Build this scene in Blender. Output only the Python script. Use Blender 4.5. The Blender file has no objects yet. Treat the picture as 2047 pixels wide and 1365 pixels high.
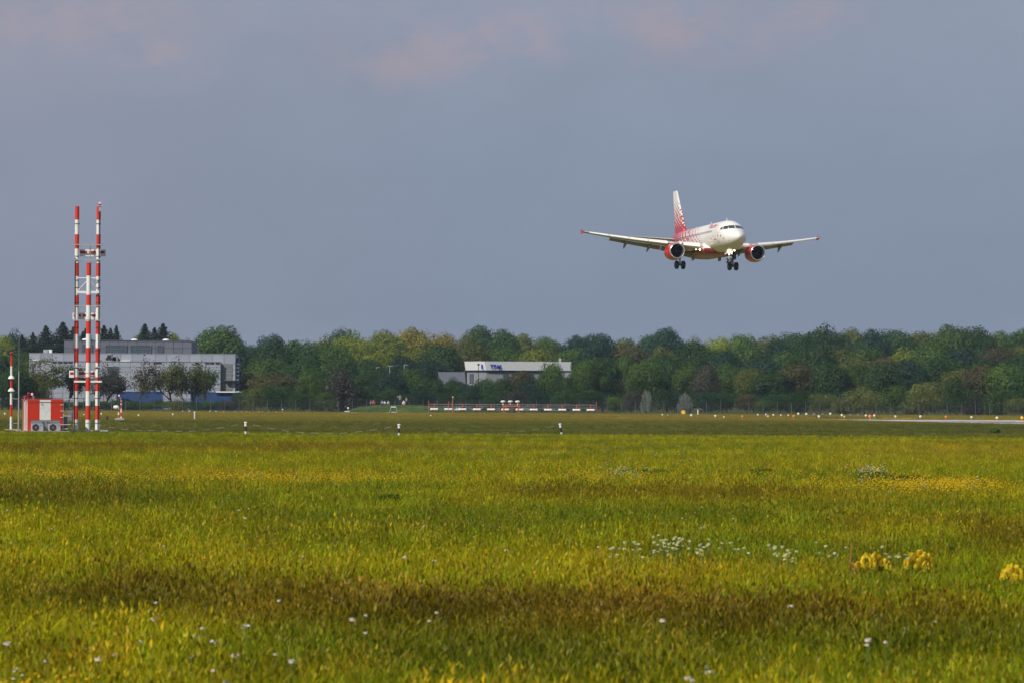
import bpy, bmesh, math, random
import numpy as np
from mathutils import Vector, Matrix, noise as mnoise
random.seed(7); rng = np.random.default_rng(7)
R = math.radians
sc = bpy.context.scene
# ------------------------------------------------------------------ camera
F = 9000.0; CAMH = 2.4
pitch = math.atan(114.5 / F); roll = R(0.30)
fw = Vector((0, math.cos(pitch), math.sin(pitch)))
r0 = Vector((1, 0, 0)); u0 = Vector((0, -math.sin(pitch), math.cos(pitch)))
rt = r0 * math.cos(roll) + u0 * math.sin(roll)
up = -r0 * math.sin(roll) + u0 * math.cos(roll)
cd = bpy.data.cameras.new('camera'); cam = bpy.data.objects.new('camera', cd)
sc.collection.objects.link(cam); sc.camera = cam
M = Matrix((rt, up, -fw)).transposed().to_4x4(); M.translation = (0, 0, CAMH)
cam.matrix_world = M
cd.sensor_width = 36; cd.lens = F / 2047 * 36
cd.clip_start = 0.5; cd.clip_end = 12000
cd.dof.use_dof = True; cd.dof.focus_distance = 420; cd.dof.aperture_fstop = 8
sc.view_settings.view_transform = 'Standard'; sc.view_settings.look = 'None'
sc.view_settings.exposure = 0.0; sc.view_settings.gamma = 1; sc.view_settings.use_curve_mapping = False
sc.cycles.use_denoising = True
sc.cycles.volume_bounces = 0; sc.cycles.max_bounces = 5; sc.cycles.diffuse_bounces = 2
sc.cycles.transparent_max_bounces = 8; sc.cycles.caustics_reflective = False
# ------------------------------------------------------------------ sun and sky
SUN_EL, SUN_AZ = R(40), R(222)
sd = Vector((math.sin(SUN_AZ) * math.cos(SUN_EL), math.cos(SUN_AZ) * math.cos(SUN_EL), math.sin(SUN_EL)))
sl = bpy.data.lights.new('sun', 'SUN'); sl.energy = 4.3; sl.angle = R(0.55); sl.color = (1.0, 0.93, 0.82)
so = bpy.data.objects.new('sun', sl); sc.collection.objects.link(so)
so.rotation_euler = (-sd).to_track_quat('-Z', 'Y').to_euler(); so.location = (-60, -60, 80)
w = bpy.data.worlds.new('World'); sc.world = w; w.use_nodes = True

class NT:
    """small helper for building node trees"""
    def __init__(s, nt): s.nt = nt; s.n = nt.nodes; s.l = nt.links
    def node(s, t, **k):
        x = s.n.new(t)
        for a, b in k.items():
            if a == 'ins':
                for i, v in b.items(): s.put(x.inputs[i], v)
            else: setattr(x, a, b)
        return x
    def put(s, sock, v):
        if hasattr(v, 'is_output'): s.l.new(v, sock)
        else: sock.default_value = v
    def math(s, op, a, b=0.0, c=0.0, clamp=False):
        x = s.node('ShaderNodeMath', operation=op, use_clamp=clamp)
        s.put(x.inputs[0], a); s.put(x.inputs[1], b); s.put(x.inputs[2], c); return x.outputs[0]
    def mix(s, f, a, b, bt='MIX'):
        x = s.node('ShaderNodeMix', data_type='RGBA', blend_type=bt)
        s.put(x.inputs[0], f)
        s.put(x.inputs[6], a if hasattr(a, 'is_output') else (*a[:3], 1)); s.put(x.inputs[7], b if hasattr(b, 'is_output') else (*b[:3], 1)); return x.outputs[2]
    def ramp(s, f, stops):
        x = s.node('ShaderNodeValToRGB'); s.put(x.inputs[0], f); e = x.color_ramp.elements
        while len(e) < len(stops): e.new(0.5)
        for el, (p, c) in zip(e, stops): el.position = p; el.color = (*c, 1) if len(c) == 3 else c
        return x.outputs[0]
    def smooth(s, f, lo, hi):
        x = s.node('ShaderNodeMapRange', interpolation_type='SMOOTHSTEP'); s.put(x.inputs[0], f); x.inputs[1].default_value = lo; x.inputs[2].default_value = hi
        return x.outputs[0]
    def noise(s, vec, scale, detail=4, rough=0.55):
        x = s.node('ShaderNodeTexNoise'); s.l.new(vec, x.inputs['Vector']); x.inputs['Scale'].default_value = scale
        x.inputs['Detail'].default_value = detail; x.inputs['Roughness'].default_value = rough; return x.outputs[0]

w.node_tree.nodes.clear(); W = NT(w.node_tree)
tc = W.node('ShaderNodeTexCoord'); gen = tc.outputs['Generated']
sky = W.node('ShaderNodeTexSky', sky_type='NISHITA', sun_disc=False, sun_elevation=SUN_EL, sun_rotation=SUN_AZ)
sky.air_density = 1.4; sky.dust_density = 3.0
skys = W.mix(1.0, sky.outputs[0], (0.07, 0.07, 0.07), 'MULTIPLY')
sep = W.node('ShaderNodeSeparateXYZ'); W.l.new(gen, sep.inputs[0])
veil = W.ramp(W.math('MULTIPLY', sep.outputs[2], 5.0, clamp=True),
              [(0.0, (0.246, 0.288, 0.380)), (0.10, (0.233, 0.284, 0.388)), (0.27, (0.244, 0.300, 0.412)), (0.47, (0.286, 0.328, 0.442)), (1.0, (0.30, 0.35, 0.47))])
lav = W.smooth(sep.outputs[0], 0.02, -0.13)
veil = W.mix(W.math('MULTIPLY', lav, 0.30), veil, (0.315, 0.310, 0.385))
def cloud_blob(px, py, rx, ry):
    d = (fw + rt * ((px - 1023.5) / F) + up * ((682.5 - py) / F)).normalized()
    x = W.math('DIVIDE', W.math('SUBTRACT', sep.outputs[0], d.x), rx / F); z = W.math('DIVIDE', W.math('SUBTRACT', sep.outputs[2], d.z), ry / F)
    q = W.math('ADD', W.math('MULTIPLY', x, x), W.math('MULTIPLY', z, z))
    return W.math('EXPONENT', W.math('MULTIPLY', q, -1.0))
blobs = None
for b in [(1010, 70, 150, 60), (800, 120, 110, 55), (880, 90, 200, 70), (1330, 60, 230, 60), (1600, 30, 90, 40), (120, 30, 260, 80), (300, 110, 90, 45), (1000, -80, 300, 90)]:
    g = cloud_blob(*b); blobs = g if blobs is None else W.math('MAXIMUM', blobs, g)
mp = W.node('ShaderNodeMapping'); W.l.new(gen, mp.inputs[0]); mp.inputs['Scale'].default_value = (1.0, 1.0, 1.7)
cn = W.noise(mp.outputs[0], 60, 7, 0.62); cm = W.smooth(cn, 0.36, 0.62)
wide = W.smooth(W.noise(gen, 3.0, 4, 0.5), 0.52, 0.75); wide = W.math('MULTIPLY', wide, W.smooth(sep.outputs[2], 0.09, 0.2))
cf = W.math('MULTIPLY', cm, W.math('MAXIMUM', blobs, wide)); cf = W.math('MULTIPLY', cf, 0.85)
fine = W.math('MULTIPLY', W.math('SUBTRACT', W.noise(mp.outputs[0], 26, 6, 0.62), 0.5), 0.18)
veil = W.mix(cf, veil, (0.375, 0.330, 0.405))
veil = W.mix(1.0, veil, W.node('ShaderNodeCombineXYZ', ins={0: W.math('ADD', fine, 1.0), 1: W.math('ADD', fine, 1.0), 2: W.math('ADD', fine, 1.0)}).outputs[0], 'MULTIPLY')
allsky = W.mix(0.90, skys, veil)
bg = W.node('ShaderNodeBackground'); W.l.new(allsky, bg.inputs[0]); bg.inputs[1].default_value = 1.0
wo = W.node('ShaderNodeOutputWorld'); W.l.new(bg.outputs[0], wo.inputs[0])

# ------------------------------------------------------------------ back-projection: photograph position -> place in the world
def ray(px, py): return fw + rt * ((px - 1023.5) / F) + up * ((682.5 - py) / F)
def P(px, py, Y):
    d = ray(px, py); return Vector((0, 0, CAMH)) + d * (Y / d.y)
def G(px, py):
    d = ray(px, py); t = -CAMH / d.z; return Vector((d.x * t, d.y * t, 0))
def to_px(p):
    v = Vector(p) - Vector((0, 0, CAMH)); z = v.dot(fw); return 1023.5 + F * v.dot(rt) / z, 682.5 - F * v.dot(up) / z

# ------------------------------------------------------------------ materials
def mat(name, col, rough=0.6, metal=0.0, vary=0.12, scale=3.0, emit=None, coat=0.0, dirt=None, bump=0.0):
    m = bpy.data.materials.new(name); m.use_nodes = True; T = NT(m.node_tree); b = T.n['Principled BSDF']
    b.inputs['Roughness'].default_value = rough; b.inputs['Metallic'].default_value = metal; b.inputs['Coat Weight'].default_value = coat
    b.inputs['Coat Roughness'].default_value = 0.08
    tc = T.node('ShaderNodeTexCoord'); nz = T.noise(tc.outputs['Object'], scale, 5, 0.6)
    lo = tuple(max(0, c * (1 - vary)) for c in col); hi = tuple(min(1, c * (1 + vary)) for c in col)
    c = T.mix(nz, lo, hi)
    if dirt:
        dz = T.noise(tc.outputs['Object'], dirt[1], 6, 0.7); c = T.mix(T.math('MULTIPLY', T.smooth(dz, 0.5, 0.75), dirt[2]), c, dirt[0])
    T.put(b.inputs['Base Color'], c)
    if bump:
        bp = T.node('ShaderNodeBump'); bp.inputs['Strength'].default_value = bump; T.l.new(nz, bp.inputs['Height']); T.l.new(bp.outputs[0], b.inputs['Normal'])
    if emit: b.inputs['Emission Color'].default_value = (*emit[0], 1); b.inputs['Emission Strength'].default_value = emit[1]
    return m
WHITE = mat('white_paint', (0.74, 0.75, 0.74), 0.45, dirt=((0.45, 0.44, 0.40), 2.5, 0.5))
RED = mat('signal_red_paint', (0.58, 0.028, 0.008), 0.5, dirt=((0.42, 0.03, 0.012), 3.0, 0.5))
REDDK = mat('antenna_red', (0.33, 0.012, 0.02), 0.5)
GREY = mat('grey_paint', (0.33, 0.34, 0.36), 0.55)
GALV = mat('galvanised_steel', (0.38, 0.40, 0.41), 0.45, 0.3)
DARK = mat('dark_rubber', (0.012, 0.013, 0.015), 0.7)
BLACK = mat('black_plastic', (0.02, 0.02, 0.022), 0.5)
CONC = mat('concrete', (0.42, 0.40, 0.36), 0.9, vary=0.2)
ORANGE = mat('orange_paint', (0.75, 0.20, 0.015), 0.5)
YELLOW = mat('yellow_paint', (0.80, 0.48, 0.03), 0.5)
CREAM = mat('lamp_white_glass', (0.80, 0.76, 0.68), 0.25)
LRED = mat('dark_red_lamp_glass', (0.30, 0.01, 0.02), 0.2, coat=0.5)
LPINK = mat('lit_red_lamp', (0.8, 0.2, 0.22), 0.3, emit=((1.0, 0.25, 0.3), 0.9))
RUST = mat('weathered_red_steel', (0.42, 0.085, 0.04), 0.6)
BLUEC = mat('blue_container_paint', (0.012, 0.055, 0.19), 0.6, dirt=((0.03, 0.05, 0.09), 0.6, 0.5))
BLUEL = mat('blue_lettering', (0.004, 0.02, 0.42), 0.5)
NAVY = mat('navy_strip', (0.01, 0.03, 0.11), 0.5)
GLASS = mat('window_glass', (0.05, 0.075, 0.09), 0.15, coat=0.4)
BARK = mat('bark', (0.055, 0.045, 0.035), 0.9, vary=0.4)
STEM = mat('green_stem', (0.09, 0.14, 0.015), 0.7)

# ------------------------------------------------------------------ mesh helpers
class MB:
    def __init__(s): s.v = []; s.f = []; s.m = []
    def add(s, vs, fs, mi=0):
        o = len(s.v); s.v += [tuple(p) for p in vs]; s.f += [tuple(i + o for i in f) for f in fs]; s.m += [mi] * len(fs); return s
    def box(s, c, d, mi=0, rz=0, bev=0.0):
        cx, cy, cz = c; x, y, z = d[0] / 2, d[1] / 2, d[2] / 2; vs = []
        ca, sa = math.cos(rz), math.sin(rz)
        for X, Y, Z in ((-x,-y,-z),(x,-y,-z),(x,y,-z),(-x,y,-z),(-x,-y,z),(x,-y,z),(x,y,z),(-x,y,z)): vs.append((cx + X*ca - Y*sa, cy + X*sa + Y*ca, cz + Z))
        return s.add(vs, [(0,3,2,1),(4,5,6,7),(0,1,5,4),(1,2,6,5),(2,3,7,6),(3,0,4,7)], mi)
    def tube(s, a, b, ra, rb=None, n=10, mi=0, caps=True):
        rb = ra if rb is None else rb; a = Vector(a); b = Vector(b); d = (b - a).normalized()
        t = d.orthogonal().normalized(); q = d.cross(t); vs = []
        for c, r in ((a, ra), (b, rb)):
            for i in range(n):
                an = 2 * math.pi * i / n; vs.append(c + (t * math.cos(an) + q * math.sin(an)) * r)
        fs = [(i, (i + 1) % n, n + (i + 1) % n, n + i) for i in range(n)]
        if caps: fs += [tuple(range(n - 1, -1, -1)), tuple(range(n, 2 * n))]
        return s.add(vs, fs, mi)
    def path(s, pts, rad, n=6, mi=0):
        pts = [Vector(p) for p in pts]; o = []; t = None
        for i, p in enumerate(pts):
            d = (pts[min(i + 1, len(pts) - 1)] - pts[max(i - 1, 0)]).normalized()
            t = d.orthogonal().normalized() if t is None else (t - d * t.dot(d)).normalized(); q = d.cross(t)
            r = rad[i] if hasattr(rad, '__len__') else rad
            for k in range(n):
                an = 2 * math.pi * k / n; o.append(p + (t * math.cos(an) + q * math.sin(an)) * r)
        fs = [(j * n + k, j * n + (k + 1) % n, (j + 1) * n + (k + 1) % n, (j + 1) * n + k) for j in range(len(pts) - 1) for k in range(n)]
        fs += [tuple(range(n - 1, -1, -1)), tuple((len(pts) - 1) * n + k for k in range(n))]
        return s.add(o, fs, mi)
    def lathe(s, prof, n=16, origin=(0,0,0), axis='z', mi=0, mis=None):
        o = []; fs = []; ms = []
        for a, r in prof:
            for k in range(n):
                an = 2 * math.pi * k / n; c, q = r * math.cos(an), r * math.sin(an)
                p = {'z': (c, q, a), 'x': (a, c, q), 'y': (c, a, q)}[axis]; o.append((p[0] + origin[0], p[1] + origin[1], p[2] + origin[2]))
        base = len(s.v); s.v += o
        for j in range(len(prof) - 1):
            for k in range(n):
                s.f.append(tuple(base + i for i in (j * n + k, j * n + (k + 1) % n, (j + 1) * n + (k + 1) % n, (j + 1) * n + k))); s.m.append(mis[j] if mis else mi)
        return s
    def loft(s, rings, closed=True, caps=True, mi=0):
        n = len(rings[0]); o = [p for r in rings for p in r]
        fs = [(j * n + k, j * n + (k + 1) % n, (j + 1) * n + (k + 1) % n, (j + 1) * n + k) for j in range(len(rings) - 1) for k in range(n if closed else n - 1)]
        if caps: fs += [tuple(range(n - 1, -1, -1)), tuple((len(rings) - 1) * n + k for k in range(n))]
        return s.add(o, fs, mi)
    def ball(s, c, r, n=10, mi=0, sz=1.0):
        k = n // 2 + 1; pr = [(-r * sz * math.cos(math.pi * i / k), max(0.02 * r, r * math.sin(math.pi * i / k))) for i in range(k + 1)]
        return s.lathe(pr, n, c, 'z', mi)
    def mesh(s, name, mats, smooth=False):
        me = bpy.data.meshes.new(name); me.from_pydata(s.v, [], s.f)
        for m in (mats if isinstance(mats, (list, tuple)) else [mats]): me.materials.append(m)
        me.polygons.foreach_set('material_index', s.m)
        bm = bmesh.new(); bm.from_mesh(me); bmesh.ops.recalc_face_normals(bm, faces=bm.faces); bm.to_mesh(me); bm.free()
        if smooth:
            me.polygons.foreach_set('use_smooth', [True] * len(me.polygons)); me.set_sharp_from_angle(angle=R(38))
        return me
    def build(s, name, mats, parent=None, smooth=False, loc=None):
        return link(name, s.mesh(name, mats, smooth), parent, loc)
def link(name, me, parent=None, loc=None):
    o = bpy.data.objects.new(name, me); sc.collection.objects.link(o)
    if parent: o.parent = parent
    if loc is not None: o.location = loc
    return o
def tag(o, label=None, cat=None, group=None, kind=None):
    if label: o['label'] = label
    if cat: o['category'] = cat
    if group: o['group'] = group
    if kind: o['kind'] = kind
    return o
def thing(name, loc, label, cat, group=None, rz=0):
    o = bpy.data.objects.new(name, None); sc.collection.objects.link(o); o.empty_display_size = 0.3
    o.location = loc; o.rotation_euler = (0, 0, rz); return tag(o, label, cat, group)
def copy_tree(o, parent=None):
    c = o.copy(); sc.collection.objects.link(c); c.parent = parent
    for ch in list(o.children): copy_tree(ch, c)
    return c
ORD = ['first', 'second', 'third', 'fourth', 'fifth', 'sixth', 'seventh', 'eighth', 'ninth', 'tenth', 'eleventh', 'twelfth', 'thirteenth', 'fourteenth', 'fifteenth', 'sixteenth', 'seventeenth', 'eighteenth', 'nineteenth', 'twentieth']
# ------------------------------------------------------------------ ground sheets
def sheet(name, pts, z, m, label=None):
    me = bpy.data.meshes.new(name); me.from_pydata([(x, y, z) for x, y in pts], [], [tuple(range(len(pts)))]); me.materials.append(m)
    o = link(name, me); o['kind'] = 'structure'; return o
def grass_mat(name, stops, s1, s2, rough=0.9, fleck=None):
    m = bpy.data.materials.new(name); m.use_nodes = True; T = NT(m.node_tree); b = T.n['Principled BSDF']
    geo = T.node('ShaderNodeNewGeometry'); a = T.noise(geo.outputs['Position'], s1, 6, 0.6); c = T.noise(geo.outputs['Position'], s2, 4, 0.7)
    f = T.math('ADD', T.math('MULTIPLY', a, 0.65), T.math('MULTIPLY', c, 0.35)); f = T.smooth(f, 0.35, 0.65)
    col = T.ramp(f, stops); T.put(b.inputs['Base Color'], col); b.inputs['Roughness'].default_value = rough; b.inputs['Specular IOR Level'].default_value = 0.1
    bp = T.node('ShaderNodeBump'); bp.inputs['Strength'].default_value = 0.6; bp.inputs['Distance'].default_value = 0.1; T.l.new(c, bp.inputs['Height']); T.l.new(bp.outputs[0], b.inputs['Normal'])
    return m
sheet('ground', [(-1400, -120), (1400, -120), (1400, 2500), (-1400, 2500)], 0, grass_mat('rough_grass_ground', [(0, (0.05, 0.055, 0.012)), (1, (0.08, 0.085, 0.02))], 0.2, 2.0))
sheet('meadow', [(-120, -60), (160, -60), (160, 297), (-120, 297)], 0.004, grass_mat('meadow_soil_and_thatch', [(0, (0.035, 0.03, 0.006)), (0.5, (0.06, 0.07, 0.008)), (1, (0.10, 0.11, 0.012))], 0.12, 2.5))
sheet('airfield_grass', [(-220, 297), (260, 297), (260, 560), (-220, 560)], 0.004, grass_mat('mown_olive_grass', [(0, (0.055, 0.072, 0.006)), (0.5, (0.092, 0.095, 0.009)), (1, (0.135, 0.12, 0.014))], 0.035, 0.6))
sheet('far_field_grass', [(-220, 560), (280, 560), (280, 762), (-220, 762)], 0.004, grass_mat('dry_yellow_grass', [(0, (0.115, 0.105, 0.018)), (0.5, (0.165, 0.145, 0.028)), (1, (0.21, 0.175, 0.04))], 0.03, 0.5))
# runway on the right with its shoulder and painted marks
hd = Vector((math.sin(R(9)), -math.cos(R(9)))); rg = Vector((math.cos(R(9)), math.sin(R(9))))
A0 = G(1625, 837.2); A0 = Vector((A0.x, A0.y))
def rw(a, r): p = A0 + hd * a + rg * r; return (p.x, p.y)
ASPH = mat('runway_asphalt', (0.21, 0.19, 0.19), 0.85, vary=0.25, scale=0.3, dirt=((0.08, 0.08, 0.085), 0.2, 0.6))
PAINT = mat('runway_white_paint', (0.70, 0.69, 0.66), 0.7, vary=0.2, scale=0.8)
sheet('runway', [rw(0, 0), rw(560, 0), rw(560, 52), rw(0, 52)], 0.008, ASPH)
mk = MB()
for k in range(12):
    r = 4 + k * 3.7
    a, b, c, d = rw(8, r), rw(38, r), rw(38, r + 1.9), rw(8, r + 1.9); mk.add([(*q, 0.012) for q in (a, b, c, d)], [(0, 1, 2, 3)])
for k in range(6):
    a, b, c, d = rw(70 + k * 60, 25.5), rw(100 + k * 60, 25.5), rw(100 + k * 60, 26.4), rw(70 + k * 60, 26.4); mk.add([(*q, 0.012) for q in (a, b, c, d)], [(0, 1, 2, 3)])
for r in (2.0, 49.0):
    a, b, c, d = rw(4, r), rw(556, r), rw(556, r + 1.0), rw(4, r + 1.0); mk.add([(*q, 0.012) for q in (a, b, c, d)], [(0, 1, 2, 3)])
for r in (11, 34):
    a, b, c, d = rw(150, r), rw(200, r), rw(200, r + 7), rw(150, r + 7); mk.add([(*q, 0.012) for q in (a, b, c, d)], [(0, 1, 2, 3)])
o = mk.build('runway_marking', PAINT); o['kind'] = 'structure'
mk = MB()
for x0, x1, y in ((1612, 1632, 833.6), (1762, 1796, 835.2), (1800, 1830, 835.6), (1972, 1996, 840.0), (2030, 2046, 841.8), (1738, 1752, 834.8)):
    a, b, c, d = G(x0, y + 0.5), G(x1, y + 0.6), G(x1, y - 0.5), G(x0, y - 0.6); mk.add([(q.x, q.y, 0.016) for q in (a, b, c, d)], [(0, 1, 2, 3)])
o = mk.build('yellow_taxi_line', YELLOW); o['kind'] = 'structure'
# haze: an even box of air round everything
hz = MB(); hz.box((0, 1195, 17.5), (2860, 2660, 37)); me = hz.mesh('haze', [])
ho = link('haze', me); hm = bpy.data.materials.new('pale_haze'); hm.use_nodes = True; T = NT(hm.node_tree); T.n.clear()
pv = T.node('ShaderNodeVolumePrincipled'); pv.inputs['Color'].default_value = (0.62, 0.80, 1.0, 1); pv.inputs['Density'].default_value = 5.5e-5; pv.inputs['Anisotropy'].default_value = 0.0
mo = T.node('ShaderNodeOutputMaterial'); T.l.new(pv.outputs[0], mo.inputs['Volume']); me.materials.clear(); me.materials.append(hm); ho['kind'] = 'stuff'
ho['label'] = 'thin pale blue summer haze over the whole airfield'
# ------------------------------------------------------------------ foliage
def leaf_mat():
    m = bpy.data.materials.new('leaf_foliage'); m.use_nodes = True; T = NT(m.node_tree); T.n.clear()
    oi = T.node('ShaderNodeObjectInfo'); at = T.node('ShaderNodeAttribute', attribute_name='vary'); at.attribute_type = 'GEOMETRY'
    ov = T.math('ADD', T.math('MULTIPLY', oi.outputs['Random'], 0.3), 0.85)
    k = T.math('MULTIPLY', at.outputs['Fac'], ov)
    col = T.mix(1.0, oi.outputs['Color'], T.node('ShaderNodeCombineXYZ', ins={0: k, 1: k, 2: k}).outputs[0], 'MULTIPLY')
    hs = T.node('ShaderNodeHueSaturation'); T.put(hs.inputs['Color'], col); T.put(hs.inputs['Hue'], T.math('ADD', T.math('MULTIPLY', at.outputs['Fac'], -0.03), 0.53))
    d = T.node('ShaderNodeBsdfDiffuse'); T.l.new(hs.outputs[0], d.inputs[0]); t = T.node('ShaderNodeBsdfTranslucent'); T.l.new(hs.outputs[0], t.inputs[0])
    g = T.node('ShaderNodeBsdfGlossy'); g.inputs['Roughness'].default_value = 0.5; g.inputs[0].default_value = (0.5, 0.5, 0.5, 1)
    mx = T.node('ShaderNodeMixShader'); mx.inputs[0].default_value = 0.28; T.l.new(d.outputs[0], mx.inputs[1]); T.l.new(t.outputs[0], mx.inputs[2])
    m2 = T.node('ShaderNodeMixShader'); m2.inputs[0].default_value = 0.02; T.l.new(mx.outputs[0], m2.inputs[1]); T.l.new(g.outputs[0], m2.inputs[2])
    o = T.node('ShaderNodeOutputMaterial'); T.l.new(m2.outputs[0], o.inputs[0]); return m
LEAF = leaf_mat()
def unit(n, g=rng):
    v = g.normal(size=(n, 3)); return v / np.linalg.norm(v, axis=1, keepdims=True)
def quad_mesh(name, c, nrm, size, vary, aspect=1.0, m=LEAF, updir=None):
    n = len(c); ref = rng.normal(size=(n, 3)) if updir is None else updir
    t = np.cross(nrm, ref); t /= np.linalg.norm(t, axis=1, keepdims=True) + 1e-9; b = np.cross(nrm, t)
    size = np.broadcast_to(size, (n,))[:, None]; t = t * size * 0.5; b = b * size * 0.5 * aspect
    j = lambda: rng.uniform(0.6, 1.25, (n, 1))
    v = np.stack([c - t * j() - b * 0.35 * j(), c + t * 0.2 * j() - b * j(), c + t * j() + b * 0.4 * j(), c - t * 0.2 * j() + b * j()], 1).reshape(-1, 3)
    me = bpy.data.meshes.new(name); me.vertices.add(4 * n); me.vertices.foreach_set('co', v.astype(np.float32).ravel())
    me.loops.add(4 * n); me.loops.foreach_set('vertex_index', np.arange(4 * n, dtype=np.int32))
    me.polygons.add(n); me.polygons.foreach_set('loop_start', np.arange(0, 4 * n, 4, dtype=np.int32))
    me.update(calc_edges=True); me.materials.append(m)
    a = me.attributes.new('vary', 'FLOAT', 'FACE'); a.data.foreach_set('value', np.broadcast_to(vary, (n,)).astype(np.float32)); me.validate(); return me
def broad_crown(seed, nl=46, per=190, leaf=0.40, low=0.25, rl=(0.16, 0.28), irregular=0.18):
    """crown mesh, unit box: x,y in -0.5..0.5, z 0..1, filled with leaf clumps (world size given by object scale ~12)"""
    g = np.random.default_rng(seed); S = 12.0
    d = g.normal(size=(nl, 3)); d[:, 2] = np.where(d[:, 2] < -low, -d[:, 2], d[:, 2]); d /= np.linalg.norm(d, axis=1, keepdims=True)
    rad = g.uniform(*rl, nl); dist = (0.5 - rad * 0.8) * (1 + g.uniform(-irregular, irregular, nl)); cen = d * dist[:, None]
    ni = nl // 3; cen = np.vstack([cen, unit(ni, g) * g.uniform(0, 0.2, (ni, 1))]); rad = np.append(rad, g.uniform(0.18, 0.26, ni))
    C, N, V = [], [], []
    for c, r in zip(cen, rad):
        u = unit(per, g); shell = r * g.uniform(0.72, 1.06, (per, 1)); p = c + u * shell * np.array([1, 1, 0.85])
        nn = u * 1.5 + unit(per, g) * 0.6 + np.array([0, 0, 0.3]); nn /= np.linalg.norm(nn, axis=1, keepdims=True)
        C.append(p); N.append(nn); V.append(np.full(per, g.uniform(0.75, 1.3)) * g.uniform(0.85, 1.2, per))
    C = np.vstack(C); C[:, 2] = (C[:, 2] + 0.46) / 0.95
    return quad_mesh('crown', C * S, np.vstack(N), leaf * g.uniform(0.6, 1.3, len(C)), np.concatenate(V))
def feather_crown(seed, n=5200, leaf=0.42):
    """shrubby crown of upright feathery shoots rather than round clumps"""
    g = np.random.default_rng(seed); S = 12.0; ns = 150; C, N, V = [], [], []
    for i in range(ns):
        an = g.uniform(0, 2 * math.pi); lean = g.uniform(0, 1) ** 0.6; h = math.sqrt(max(0.05, 1 - (lean * 0.95) ** 2)) * g.uniform(0.8, 1.04)
        base = np.array([math.cos(an) * lean * 0.28, math.sin(an) * lean * 0.28, 0.0]); tip = np.array([math.cos(an) * lean * 0.5, math.sin(an) * lean * 0.5, h])
        m = n // ns; t = g.uniform(0, 1, (m, 1)) ** 0.75; p = base + (tip - base) * t + unit(m, g) * (0.045 * (1.15 - t))
        nn = unit(m, g) + np.array([math.cos(an) * 0.6, math.sin(an) * 0.6, 0.5]); nn /= np.linalg.norm(nn, axis=1, keepdims=True)
        C.append(p); N.append(nn); V.append(np.full(m, g.uniform(0.75, 1.25)) * g.uniform(0.8, 1.2, m))
    C = np.vstack(C); return quad_mesh('crown', C * S, np.vstack(N), leaf * g.uniform(0.6, 1.3, len(C)), np.concatenate(V), 1.6)
def conifer_crown(seed):
    g = np.random.default_rng(seed); S = 12.0; C, N, V, U = [], [], [], []
    for i in range(170):
        z = 0.08 + 0.91 * (i / 170) ** 0.7 ; r = 0.36 * (1.02 - z) ** 1.05 * g.uniform(0.45, 1.3) + 0.004; an = i * 2.4 + g.uniform(-.3, .3)
        m = max(22, int(60 * r / 0.3)); t = g.uniform(0.05, 1, (m, 1)); dr = np.array([math.cos(an), math.sin(an), 0]); side = np.array([-math.sin(an), math.cos(an), 0])
        p = np.array([0, 0, z]) + dr * r * t + np.array([0, 0, 1]) * (-0.10 * r * t ** 0.5 + 0.10 * r * t ** 3) + side * g.normal(size=(m, 1)) * (0.002 + 0.12 * r) + np.array([0, 0, 1]) * g.uniform(-0.03, 0.008, (m, 1))
        nn = unit(m, g) + np.array([0, 0, 0.8]) + dr * 0.4; nn /= np.linalg.norm(nn, axis=1, keepdims=True); C.append(p); N.append(nn); V.append(np.full(m, g.uniform(.8, 1.2)) * g.uniform(.8, 1.2, m))
    C = np.vstack(C); return quad_mesh('crown', C * S, np.vstack(N), (0.16 + 0.26 * np.clip(1 - C[:, 2], 0, 1)) * g.uniform(0.6, 1.3, len(C)), np.concatenate(V), 1.5)
def trunk_mesh(seed, h=6.0, r=0.28, limbs=5):
    g = random.Random(seed); m = MB(); pts = [(0, 0, -0.1), (g.uniform(-.1, .1), g.uniform(-.1, .1), h * .35), (g.uniform(-.3, .3), g.uniform(-.3, .3), h * .7), (g.uniform(-.4, .4), g.uniform(-.4, .4), h)]
    m.path(pts, [r, r * .8, r * .6, r * .3], 8)
    for i in range(limbs):
        a = i * 2.4 + g.random(); z = h * g.uniform(.35, .75); L = h * g.uniform(.35, .6)
        b = Vector((0, 0, z)); e = b + Vector((math.cos(a) * L * .6, math.sin(a) * L * .6, L * .8)); mid = (b + e) / 2 + Vector((math.cos(a) * L * .08, math.sin(a) * L * .08, -L * .06))
        m.path([b, mid, e], [r * .4, r * .28, r * .1], 6)
    return m.mesh('trunk', BARK, True)
def i_ok(g): return g.random() < .8
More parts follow.
